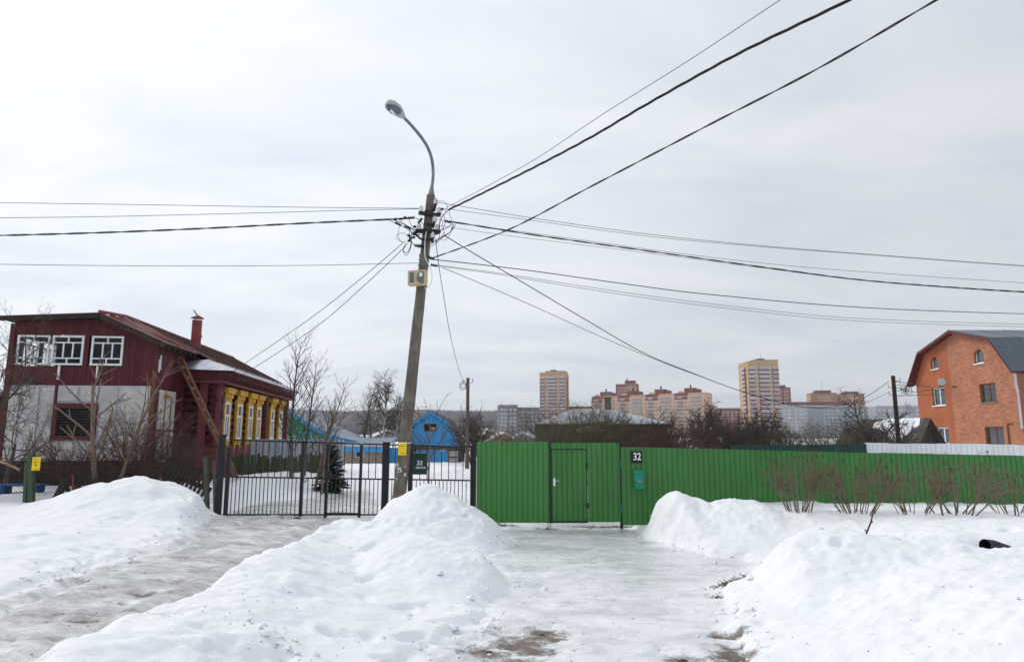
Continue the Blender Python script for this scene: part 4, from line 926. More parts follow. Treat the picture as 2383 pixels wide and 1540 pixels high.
# foam insulation boards with lilac glue seams
piece('glue_layer', M['glue'], HX, -3.88, -.08, -.01, .03, 1.36, 3.455)
cols = [(-3.86,-3.58),(-3.50,-3.08),(-3.0,-2.66),(-2.58,-2.05),(-1.98,-1.52),(-1.40,-.98),(-.88,-.10)]
for a, b in cols:
    cuts = [1.38, 1.78+hr.uniform(-.1,.1), 2.42+hr.uniform(-.05,.05), 3.44] if b < -2.6 or a > -1.5 else [2.99, 3.44]
    for c, d in zip(cuts[:-1], cuts[1:]): piece('foam_board', M['foam'], HX, a, b, -.05+hr.uniform(-.004,.004), -.012, c+.025, d-.025)
    if len(cuts) == 2: piece('foam_board', M['foam'], HX, a, b, -.05, -.012, 1.40, 1.88)
wm = MB().tube([(0,.003,0),(0,-.004,0)], .022, 10).mesh('washer', M['white_paint'])
for k in range(34):
    a, b = hr.choice(cols); zz = hr.choice([1.5, 1.7, 2.2, 2.6, 3.1, 3.35]) if b < -2.6 or a > -1.5 else 3.25
    place('washer', wm, HX, (a+(b-a)*hr.choice([.15,.5,.85]), -.055, zz))
# ground floor window of the veranda
o, pb = win_frame(HX, -2.66, -1.48, 1.92, 2.95, -.04, mat='red_trim', split=False, f=.12); pb2 = MB().box(-2.54,-1.60,-.01,-.004,2.04,2.83).build('pane', M['glass'], o)
for k in range(10): piece('blind_slat', M['dark_room'], o, -2.53, -1.61, -.02, -.013, 2.046+k*.077, 2.117+k*.077)
piece('batten', M['maroon'], HX, -2.665, -2.60, -.06, -.02, 2.96, 3.46); piece('corner_post', M['rust'], HX, -.075, .02, -.06, -.004, .85, 3.9); piece('corner_post', M['maroon'], HX, -4.03, -3.89, -.05, .06, .85, 5.2)
# white door panels on the right wall of the veranda
for a, b in ((.30,.72),(.76,1.16),(1.2,1.52)): piece('foam_board', M['foam'], HX, .004, .03, a, b, 1.28, 3.38)
piece('door_post', M['rust'], HX, .0, .045, .715, .765, 1.0, 3.35); piece('door_post', M['rust'], HX, .0, .045, 1.155, 1.205, 1.0, 3.2); piece('rail', M['rust'], HX, .0, .04, .30, 1.5, 2.18, 2.23)
piece('gutter_stub', M['orange_led'], HX, .03, .09, .62, .95, 3.17, 3.25)
# plinth
for k in range(7): piece('plinth_board', M['dark_wood'], HX, -3.95, -.02, -.03+hr.uniform(0,.02), .02, .55+k*.115, .655+k*.115)
piece('footing', M['concrete'], HX, -3.9, -.1, -.06, .0, .1, .54)
# roof: separate iron sheets with standing seams
def roof_sheets(y0, y1, xe, mat, step=.56, over=.0):
    y = y0
    while y < y1-.05:
        yb = min(y+step, y1); q = hr.uniform(-.006,.006)
        za, zb = zroof(-1.5)+.03+q+.16*min(1, max(0, (y+.4)/1.6)), zroof(xe)+.03+q
        MB().prism([(-1.5,za),(xe,zb),(xe,zb-.025),(-1.5,za-.025)], y+.003, yb-.003, 'y').build('roof_sheet', M[mat], HX)
        MB().bar((-1.5, yb, za+.018), (xe, yb, zb+.018), .025, .035, (0,1,0)).build('seam', M[mat], HX)
        y = yb
roof_sheets(-.38, 2.4, .32, 'roof_red'); roof_sheets(2.4, 12.15, .78, 'roof_brown')
for k in range(10):
    y = -.38+k*1.253; MB().prism([(-4.25,zroof(-4.25)+.02),(-1.5,zroof(-1.5)+.03+(.1*k if k else 0)),(-1.5,zroof(-1.5)+.005),(-4.25,zroof(-4.25)-.005)] if k < 3 else [(-4.6,4.05),(-1.5,zroof(-1.5)+.18),(-1.5,zroof(-1.5)+.005),(-4.6,4.02)], y+.003, y+1.25, 'y').build('roof_sheet', M['roof_red' if k < 3 else 'roof_brown'], HX)
MB().tube([(-1.5,-.4,zroof(-1.5)+.05),(-1.5,1.2,zroof(-1.5)+.20),(-1.5,12.2,zroof(-1.5)+.21)], .05, 6).build('ridge_cap', M['roof_red'], HX)
MB().bar((-1.52,-.37,zroof(-1.5)-.07), (.32,-.37,zroof(.32)-.07), .03, .15, (0,0,1)).build('verge_board', M['dark_wood'], HX); MB().bar((-4.25,-.37,zroof(-4.25)-.06), (-1.52,-.37,zroof(-1.5)-.07), .03, .13).build('verge_board', M['dark_wood'], HX)
MB().prism([(-4.2,zroof(-4.2)-.02),(-1.5,zroof(-1.5)-.01),(.3,zroof(.3)-.01),(.3,zroof(.3)-.05),(-1.5,zroof(-1.5)-.05),(-4.2,zroof(-4.2)-.06)], -.34, 2.35, 'y').build('soffit', M['dark_wood'], HX)
for k in range(6): MB().bar((-.15,.1+k*.42,zroof(-.15)-.11), (.3,.1+k*.42,zroof(.3)-.11), .07, .1).build('rafter', M['dark_wood'], HX)
# log house behind the veranda
MB().box(-3.9,.92,2.4,11.85,.3,4.2).build('core', M['dark_room'], HX)
MB().prism([(-3.9,4.2),(.92,4.2),(.92,4.3),(-1.5,5.30),(-3.9,4.3)], 2.45, 11.8, 'y').build('attic_core', M['maroon'], HX)
lr = .122
for k in range(9):
    z = 1.78+k*.232
    MB().tube([(.95,2.2+hr.uniform(-.03,.03),z),(.95,7,z),(.95,11.95,z)], lr, 10).build('log', M['maroon_log'], HX, True)
    MB().tube([(-.1,2.42,z+.02),(1.18+hr.uniform(-.03,.03),2.42,z+.02)], lr, 10).build('log', M['maroon_log'], HX, True)
    MB().tube([(.8,7.98,z+.11),(1.2,7.98,z+.11)], lr*.95, 10).build('log_end', M['maroon_log'], HX, True)
for k in range(8): piece('base_plank', M['maroon_base'], HX, .98, 1.1+hr.uniform(-.006,.006), 2.3, 11.9, .45+k*.16, .605+k*.16); piece('base_plank', M['maroon_base'], HX, .0, 1.09, 2.27, 2.36, .45+k*.16, .605+k*.16)
piece('corner_board', M['maroon_base'], HX, 1.10, 1.16, 2.22, 2.42, 1.75, 3.8); piece('corner_board', M['maroon_base'], HX, 1.02, 1.157, 2.19, 2.218, 1.75, 3.8)
piece('pilaster', M['maroon_base'], HX, .50, .74, 2.18, 2.28, .6, 3.75); piece('pilaster', M['maroon_base'], HX, 1.06, 1.2, 7.85, 8.12, 1.7, 3.75); piece('corner_board', M['maroon_base'], HX, 1.06, 1.16, 11.75, 11.98, 1.7, 3.75)
# frieze with carved pendants
piece('frieze', M['maroon'], HX, .92, 1.30, 2.12, 12.0, 3.76, 4.08); piece('frieze', M['maroon'], HX, .0, 1.32, 2.0, 2.118, 3.76, 4.2)
piece('cornice', M['maroon_base'], HX, .95, 1.36, 2.1, 12.0, 3.70, 3.757); piece('cornice', M['maroon_base'], HX, .2, 1.37, 1.97, 2.097, 3.72, 3.78)
pend = MB().prism([(-.10,.16),(.10,.16),(.105,.06),(.06,.02),(.085,-.06),(.045,-.13),(0,-.165),(-.045,-.13),(-.085,-.06),(-.06,.02),(-.105,.06)], 0, .05, 'x').mesh('pendant', M['maroon_base'])
drop = MB().lathe([(.005,-.09),(.035,-.06),(.04,-.02),(.025,.02),(.03,.06)], n=8).mesh('drop', M['maroon_log'], True)
for k in range(36): place('pendant', pend, HX, (1.302, 2.3+k*.268, 3.92)); place('drop', drop, HX, (1.40, 2.3+k*.268, 3.86))
# zinc skirt over the frieze
def skirt(y0, y1):
    MB().prism([(.66,4.50),(1.55,4.13),(1.56,4.10),(.66,4.47)], y0+.003, y1-.003, 'y').build('zinc_sheet', M['zinc'], HX); MB().bar((.68,y1,4.51), (1.54,y1,4.155), .016, .02, (0,1,0)).build('seam', M['zinc'], HX)
y = 2.3
while y < 12.0: skirt(y, min(y+.7, 12.1)); y += .7
MB().add([(-.1,2.28,4.42),(.66,2.297,4.50),(1.55,2.297,4.13),(1.5,1.85,4.10),(.2,1.72,4.12),(-.1,1.9,4.2)], [(0,5,4,1),(1,4,3,2)]).build('zinc_corner', M['zinc'], HX)
MB().box(1.50,1.57,2.0,12.1,4.04,4.098).build('fascia', M['maroon'], HX)
# windows with yellow carved surrounds
WY = [3.04, 4.41, 5.80, 6.95, 9.08, 10.55]
sur = MB(); sur.box(.06,.15,-.47,-.30,1.95,3.30); sur.box(.06,.15,.30,.47,1.95,3.30); sur.box(.06,.14,-.295,.295,3.16,3.46)
sur.box(.06,.16,-.50,.50,1.86,1.945); sur.box(.06,.13,-.46,-.34,1.66,1.855); sur.box(.06,.13,.34,.46,1.66,1.855); sur.box(.06,.125,-.335,.335,1.76,1.855)
sur.box(.07,.125,-.42,-.38,1.55,1.655); sur.box(.07,.125,.38,.42,1.55,1.655)
for z in (2.2, 2.6, 3.0):
    for s in (-1, 1): sur.box(.151,.17,s*.385-.05,s*.385+.05,z-.04,z+.04)
sur_m = sur.mesh('surround', M['yellow_paint'])
cor = MB().prism([(-.52,3.30),(.52,3.30),(.52,3.44),(-.52,3.44)], .155, .20, 'x'); cor.prism([(-.50,3.445),(.50,3.445),(.58,3.56),(-.58,3.56)], .06, .28, 'x'); cor.box(.06,.30,-.60,.60,3.565,3.62); cor.box(.205,.225,-.3,-.05,3.33,3.42); cor.box(.205,.225,.05,.3,3.33,3.42)
cor_m = cor.mesh('cornice', M['yellow_paint'])
fm_ = MB(); fm_.box(.04,.10,-.295,-.22,1.95,3.155); fm_.box(.04,.10,.22,.295,1.95,3.155); fm_.box(.04,.10,-.218,.218,1.95,2.02); fm_.box(.04,.10,-.218,.218,3.09,3.155); fm_.box(.05,.09,-.218,.218,2.70,2.76); fm_.box(.05,.09,-.03,.03,2.022,2.698)
fm_m = fm_.mesh('frame', M['white_paint']); pn_m = MB().box(.062,.068,-.218,.218,2.02,3.09).mesh('pane', M['glass']); cu_m = MB().box(.045,.05,-.2,.2,2.02,2.7).mesh('curtain', M['curtain'])
for yy in WY:
    o = place('window', sur_m, HX, (1.02, yy, 0), (0,0,0), (.85,.80,1)); place('cornice', cor_m, o); place('frame', fm_m, o, (.06,0,0), (0,0,0), (1,1.05,1)); place('pane', pn_m, o, (.06,0,0))
# chimneys
ct = MB(); ct.tube([(-.72,5.0,4.7),(-.72,5.0,6.22)], .17, 16); c = ct.build('chimney_pipe', M['pipe_red'], HX, True)
MB().lathe([(.235,0),(.03,.12),(.005,.125)], (-.72,5.0,6.30), 14).build('cap', M['pipe_red'], c); MB().tube([(-.72,4.84,6.14),(-.72,4.84,6.31)], .012, 6).tube([(-.60,5.08,6.14),(-.60,5.08,6.31)], .012, 6).tube([(-.84,5.08,6.14),(-.84,5.08,6.31)], .012, 6).build('cap_leg', M['galv'], c)
MB().tube([(-.72,5.0,6.39),(-.88,5.0,6.60)], .022, 6).build('stick', M['pipe_red'], c); MB().lathe([(.2,0),(.19,.05)], (-.72,5.0,5.12), 14).build('collar', M['pipe_red'], c)
c = MB().tube([(-1.9,8.6,5.0),(-1.9,8.6,5.98)], .11, 12).build('flue_pipe', M['pipe_red'], HX, True); MB().lathe([(.10,0),(.10,.1),(.15,.11),(.15,.23),(.02,.25)], (-1.9,8.6,5.98), 12).build('cowl', M['galv'], c)
# ladder against the eave
def ladder():
    A1, A2 = at(389,789,21.3), at(405,794,21.35); B1, B2 = at(507,1029,20.35), at(527,1055,20.35); B1 = B1+(B1-A1)*.3; B2 = B2+(B2-A2)*.2
    t = thing('ladder', 'brown wooden ladder leaning on the eave of the maroon house', 'ladder', B1); o0 = Vector(B1)
    for a, b in ((A1, B1), (A2, B2)): MB().bar(a-o0, b-o0, .055, .085, (0,1,0)).build('rail', M['ladder_wood'], t)
    for k in range(12):
        u = .06+k*.078; p, q = A1+(B1-A1)*u, A2+(B2-A2)*u; MB().tube([p-o0-(q-p)*.1, q-o0+(q-p)*.1], .024, 7).build('rung', M['rung_wood'], t, True)
ladder()

# ------------------------------------------------------------------ fences of the left yards
def picket_fence():
    t = thing('picket_fence', 'old mossy green plank fence in the yard behind the iron gate', 'fence', at(545,1100,22.8)); o0 = Vector(t.location); n = 34
    A, B = at(540,1062,22.8), at(752,1058,24.2)
    for k in range(n):
        u = k/(n-1); p = A+(B-A)*u; h = .05*math.sin(u*9)+hr.uniform(-.06,.06); gz0 = .35
        o = piece('plank', M['moss_wood'], t, p.x-o0.x-.042, p.x-o0.x+.042, p.y-o0.y-.012, p.y-o0.y+.012, gz0-o0.z, p.z+h-o0.z); o.rotation_euler = (0, hr.uniform(-.04,.04), .07)
    for dz in (-.3, -.75): MB().bar(A+Vector((0,.035,dz))-o0, B+Vector((0,.035,dz))-o0, .04, .07).build('rail', M['old_wood'], t)
    for u in (.02, .5, .98): p = A+(B-A)*u-o0; MB().box(p.x-.05,p.x+.05,p.y+.06,p.y+.16,.2-o0.z,p.z+.02).build('post', M['old_wood'], t)
picket_fence()
def sheet_fence(name, label, A, B, zbot, mat, n, pitch=.115, dep=.018, rails=True):
    A, B = Vector(A), Vector(B); d = Vector((B.x-A.x, B.y-A.y, 0)); L = d.length; t = thing(name, label, 'fence', (A.x, A.y, 0), math.atan2(d.y, d.x)); w = L/n
    for k in range(n):
        za, zb = A.z+(B.z-A.z)*k/n, A.z+(B.z-A.z)*(k+1)/n
        place('sheet', sheet_mesh('sheet', w+.01, M[mat], pitch, .035, dep, zbot, za, 0, za-zb), t, (k*w, .003 if k % 2 else 0, hr.uniform(-.012,.012)))
    if rails:
        for f in (.3, .85): MB().bar((0,.05,zbot+(A.z-zbot)*f), (L,.05,zbot+(B.z-zbot)*f), .04, .04).build('rail', M['galv'], t)
    return t
sheet_fence('sheet_fence', 'light grey corrugated sheet fence behind the mossy plank fence', at(586,1021,25.4), at(800,1022,27), .3, 'grey_sheet', 5, .15, .025)
sheet_fence('sheet_fence', 'dark green sheet fence showing over the green fence, left of the white one', at(1700,1036,20.5), at(2016,1033,23.0), .0, 'dark_fence', 4)
sheet_fence('sheet_fence', 'white corrugated sheet fence in front of the brick house', at(2012,1030,23.1), at(2560,1037,20.5), -.2, 'white_sheet', 9, .13, .02)
# wire mesh fence in front of the maroon house
def wire_fence():
    t = thing('wire_mesh_fence', 'sagging diamond wire mesh fence on wooden posts behind the left snow bank', 'fence', (-9.5, 15.9, 0)); X0, X1, Yf = -13.2, -6.75, 15.9
    P0 = []; P1 = []; s = .085; z0, z1 = .25, 1.42; n = int((X1-X0)/s)
    for k in range(-16, n+1):
        for sg in (1, -1):
            xa = X0+k*s if sg > 0 else X0+(k+16)*s; pts = []
            for m in range(8):
                u0, u1 = m/8, (m+1)/8; a = (xa+sg*(z1-z0)*u0, z0+(z1-z0)*u0); b = (xa+sg*(z1-z0)*u1, z0+(z1-z0)*u1)
                if X0 < a[0] < X1 and X0 < b[0] < X1:
                    f = lambda q: (q[0]+9.5, .03*math.sin(q[0]*2.1), q[1]+.05*math.sin(q[0]*1.7)*q[1]); P0.append(f(a)); P1.append(f(b))
    n_ = len(P0); o = link('wire_mesh', segs_mesh('wire_mesh', P0, P1, np.full(n_,.0028), np.full(n_,.0028), 3, M['bark_dark']), t); o['kind'] = 'stuff'
    for x, y0, y1, w, lean, mat in ((72,1052,1185,.11,.02,'post_green'),(58,1075,1185,.07,.05,'post_green'),(170,1105,1180,.03,0,'rust'),(480,1062,1195,.09,-.01,'post_green'),(498,1070,1200,.05,0,'old_wood'),(365,1110,1150,.05,.1,'rust')):
        p = at(x, y0, 15.85); q = at(x, y1+60, 15.85); MB().bar((q.x+9.5-lean, -.05, .0), (p.x+9.5+lean, -.05, p.z), w, w, (0,1,0)).build('post', M[mat], t)
    MB().tube([(X0+9.5,.02,1.42),(-1,.02,1.37),(X1+9.5,.02,1.40)],.006,5).build('top_wire', M['dark_wood'], t)
    a = at(50,1068,15.8); b = at(108,1070,15.8); MB().bar((a.x+9.5,-.1,a.z),(b.x+9.5,-.1,b.z),.05,.07).build('brace', M['post_green'], t)
wire_fence()
p = at(80, 1079, 15.7); s = small_sign((p.x, 15.76, p.z), 'yellow marker plate on the green wooden fence post at far left', .19, .30, .0)
for z, w in ((.105,.05),(.04,.11),(.0,.08),(-.135,.14)): MB().box(-.06,-.06+w,-.0065,-.0045,z,z+.012).build('mark', M['sign_ink'], s)
MB().tube([(0,-.0045,-.035),(0,-.0065,-.035)], .02, 10).build('mark', M['sign_ink'], s)
def bench():
    p = at(50, 1128, 16.9); t = thing('bench', 'blue wooden bench in the snow behind the wire fence', 'bench', (p.x, p.y, .35)); z = p.z-.35
    for k in range(3): piece('seat_plank', M['blue_paint'], t, -.95, .55, -.15+k*.11, -.05+k*.11, z-.02, z+.025)
    for x in (-.8, -.38, .42): piece('leg', M['blue_paint'], t, x-.05, x+.05, -.12, .16, 0, z-.02)
bench()
def crate():
    p = at(408, 1108, 16.6); t = thing('slatted_pallet', 'dark tarred pallet with gappy slats leaning beside the wire fence', 'pallet', (p.x, p.y, p.z-.45), R(-12)); t.rotation_euler = (R(-18), R(18), R(-10))
    for k in range(11): piece('slat', M['dark_wood'], t, -.6+k*.12, -.53+k*.12, 0, .02, 0, .75)
    for z in (.05, .36, .68): piece('batten', M['dark_wood'], t, -.64, .76, .021, .07, z, z+.11)
crate()
def timber(label, x, y, Y, L, r, rot, mat):
    p = at(x, y, Y); o = MB().tube([(-L/2,0,0),(0,.02,.01),(L/2,0,0)], [r, r*1.05, r*.9], 8).build('timber_log', M[mat], None, True); o.location = p; o.rotation_euler = rot; tag(o, label, 'log')
timber('short dark stump leaning in the snow by the wire fence', 136, 1150, 16.3, .75, .085, (0, R(-68), 0), 'bark_dark')
timber('pale sawn plank end poking out left of the yellow plate', 22, 1083, 16.4, .55, .03, (0, R(22), 0), 'rung_wood')
def dark_shed_left():
    t = thing('dark_plank_shed', 'dark plank shed at the left edge beyond the maroon house', 'shed', (-17.4, 21.5, 0))
    for k in range(22): piece('plank', M['dark_wood'], t, -2.2+k*.2, -2.005+k*.2, -.02+hr.uniform(-.01,.01), .02, .2, 3.3+hr.uniform(-.03,.03))
    MB().box(-2.2,2.2,.03,3,.2,3.25).build('core', M['dark_room'], t)
    MB().prism([(-2.5,3.3),(2.5,3.3),(2.5,3.36),(-2.5,3.36)], -.4, 3.3, 'y').build('roof', M['board_grey'], t); MB().prism([(-2.4,3.36),(2.3,3.36),(2.0,3.5),(-2.2,3.55)], -.3, 3.2, 'y').build('roof_snow', M['white_paint'], t)
dark_shed_left()

# ------------------------------------------------------------------ green house with blue roof, brick annex, blue garage
def green_house():
    Y = 42; A = at(672,953,Y); t = thing('green_house', 'green board house with a blue roof edge behind the maroon house', 'house', (A.x, Y, 0)); E = at(835,1030,Y); ex = E.x-A.x
    prof = [(0,A.z),(ex*.18,A.z-(A.z-E.z)*.30),(ex*.42,A.z-(A.z-E.z)*.60),(ex*.7,A.z-(A.z-E.z)*.85),(ex,E.z)]
    def zr(x):
        x = abs(x)
        for (a, b), (c, d) in zip(prof[:-1], prof[1:]):
            if a <= x <= c: return b+(d-b)*(x-a)/(c-a)
        return E.z
    z = .2
    while z < A.z-.05:
        z1 = min(z+.16, A.z); hw = ex
        for i in range(60):
            if zr(ex*i/60) < z1: hw = ex*i/60; break
        piece('board', M['green_house'], t, -ex, max(hw-.02,.05), -.02, .02, z+.004, z1-.004); z = z1
    up = [(x, zz+.06) for x, zz in prof]; lo = [(x, zz-.16) for x, zz in prof]
    for s in (1, -1):
        for (a, b), (c, d) in zip(prof[:-1], prof[1:]):
            MB().prism([(s*a,b+.06),(s*c,d+.06),(s*c,d-.17),(s*a,b-.17)][::s], -.14, -.09, 'y').build('verge_board', M['blue_bright'], t)
            MB().prism([(s*a,b+.09),(s*c,d+.09),(s*c,d+.062),(s*a,b+.062)][::s], -.2, 7, 'y').build('roof_sheet', M['blue_roof'], t)
    MB().box(.7,1.5,-.05,-.025,1.3,2.4).build('window', M['blue_bright'], t); MB().box(.78,1.42,-.06,-.051,1.38,2.32).build('shutter', M['green_house'], t)
    MB().box(-ex,ex-.3,.03,7,.2,E.z).build('core', M['dark_room'], t)
green_house()
M['brick_beige'] = brick_mat('beige_brick', (.46,.36,.27), (.36,.27,.20), (.38,.35,.31), .26, .085, 'x', .012)
M['brick_red_white'] = brick_mat('white_red_brick', (.56,.52,.48), (.50,.47,.43), (.30,.28,.26), .26, .08, 'x', .012)
def annex():
    Y = 40.5; A = at(780,1040,Y); B = at(890,1040,Y); t = thing('brick_annex', 'low beige brick annex with a blue fascia behind the spruce', 'annex', (A.x, Y, 0)); w = B.x-A.x; zt2 = A.z
    mb = MB(); wall_cols(mb, 0, w, .0, lambda u: zt2-.25, [(w*.42,w*.62,.9,1.3)], lambda u, d, z: (u, d, z)); mb.build('wall', M['brick_beige'], t)
    MB().box(-.2,w+.3,-.35,-.3,zt2-.28,zt2+.02).build('fascia', M['blue_bright'], t); MB().prism([(-.4,zt2-.02),(3,zt2+.5),(3,zt2+.56),(-.4,zt2+.04)], -.2, w+.3, 'x').build('roof', M['blue_roof'], t)
    o = MB().box(w*.42,w*.62,.05,.09,.9,1.3).build('window', M['white_paint'], t); MB().box(w*.45,w*.59,.04,.049,.95,1.25).build('pane', M['glass'], o)
    MB().box(.02,w-.02,.21,3,.0,zt2-.3).build('core', M['dark_room'], t)
annex()
def porch():
    Y = 41.5; A = at(886,1040,Y); B = at(958,1040,Y); w = B.x-A.x; t = thing('blue_porch', 'blue porch front with dark green doors between the annex and garage', 'porch', (A.x, Y, 0))
    MB().box(0,w,0,.1,A.z-.95,A.z-.05).build('fascia', M['blue_bright'], t); MB().box(0,w,.12,2,0,A.z-.06).build('core', M['dark_room'], t)
    for k in range(4): piece('door_panel', M['teal_house'], t, .05+k*w/4, (k+1)*w/4-.03, .02, .1, -.1, A.z-.97)
    piece('door_panel', M['teal_light'], t, w*.62, w*.9, -.02, .018, -.1, .75); MB().box(-.05,.12,-.06,0,-.1,A.z).build('post', M['blue_bright'], t)
porch()
def garage():
    Y = 45; c = at(1002,1060,Y); t = thing('blue_garage', 'bright blue garage with a barn-shaped gable and brick sides', 'garage', (c.x, Y, 0))
    def lx(x, y): return at(x, y, Y).x-c.x
    def lz(y): return at(1002, y, Y).z
    ap = lz(959); kx, kz = lx(1040,982), lz(982); ex, ez = lx(1066,1034), lz(1034); wb = lz(1108)
    # upright boards of the gable
    n = 30
    for k in range(n):
        a = -ex+.12+k*(2*ex-.24)/n; b = a+(2*ex-.24)/n; m = max(abs(a), abs(b))
        top = ap-(ap-kz)*m/kx if m < kx else kz-(kz-ez)*(m-kx)/(ex-kx)
        wl, wr, wz0, wz1 = lx(990,990), lx(1014,990), lz(1004), lz(986)
        if b > wl and a < wr: piece('board', M['blue_shed'], t, a+.003, b-.003, -.02, .02, ez, wz0); piece('board', M['blue_shed'], t, a+.003, b-.003, -.02, .02, wz1, top-.03) if top-.03 > wz1 else None
        elif top-.03 > ez+.03: piece('board', M['blue_shed'], t, a+.003, b-.003, -.02, .02, ez, top-.03)
    o = MB().box(wl,wr,.03,.06,wz0,wz1).build('window', M['dark_room'], t); MB().box((wl+wr)/2-.03,(wl+wr)/2+.03,-.02,.028,wz0,wz1).box(wl,wr,-.02,.027,wz0,wz0+.07).build('mullion', M['old_wood'], o); MB().box((wl+wr)/2+.05,wr-.02,.0,.026,wz0+.1,wz0+.3).build('board_patch', M['rung_wood'], o)
    pr = [(-ex-.05,ez-.02),(-kx-.03,kz),(0,ap),(kx+.03,kz),(ex+.05,ez-.02)]
    for (a, b), (c2, d) in zip(pr[:-1], pr[1:]):
        MB().prism([(a,b+.06),(c2,d+.06),(c2,d-.12),(a,b-.12)], -.16, -.10, 'y').build('verge_board', M['blue_bright'], t); MB().prism([(a,b+.10),(c2,d+.10),(c2,d+.062),(a,b+.062)], -.18, 7, 'y').build('roof_sheet', M['board_grey'], t)
    MB().box(-ex,ex,-.14,-.021,ez-.10,ez+.02).build('sill_board', M['blue_bright'], t); MB().box(-ex+.05,ex-.05,-.12,-.02,ez-.3,ez-.105).build('lintel', M['old_wood'], t)
    d0, d1 = lx(957,1060), lx(1042,1060); dz = ez-.31
    for a, b in ((d0,(d0+d1)/2-.01),((d0+d1)/2+.01,d1)):
        o = MB().box(a,b,-.05,.0,wb,dz).build('door', M['blue_shed'], t); MB().box(a+.04,b-.04,-.06,-.051,wb+.04,wb+.5).box(a+.06,b-.06,-.058,-.051,dz-.1,dz-.05).build('stiffener', M['blue_bright'], o)
    text_mesh('number', '22А', .22, M['white_letter'], t, (lx(1030,1045), -.066, lz(1047)), bold=.004)
    mb = MB(); wall_cols(mb, d1+.02, ex, wb, lambda u: ez-.11, [], lambda u, d, z: (u, -.01+d, z)); wall_cols(mb, -ex, d0-.02, wb, lambda u: ez-.11, [], lambda u, d, z: (u, -.01+d, z)); mb.build('wall', M['brick_red_white'], t)
    for z in (.2, .75, 1.2): MB().box(d1+.1,ex-.03,-.022,-.011,z,z+.08).build('brick_band', M['red_trim'], t)
    MB().prism([(-ex+.02,wb),(ex-.02,wb),(ex-.02,ez),(kx,kz-.1),(0,ap-.1),(-kx,kz-.1),(-ex+.02,ez)], .07, 6.9, 'y').build('core', M['dark_room'], t)
garage()

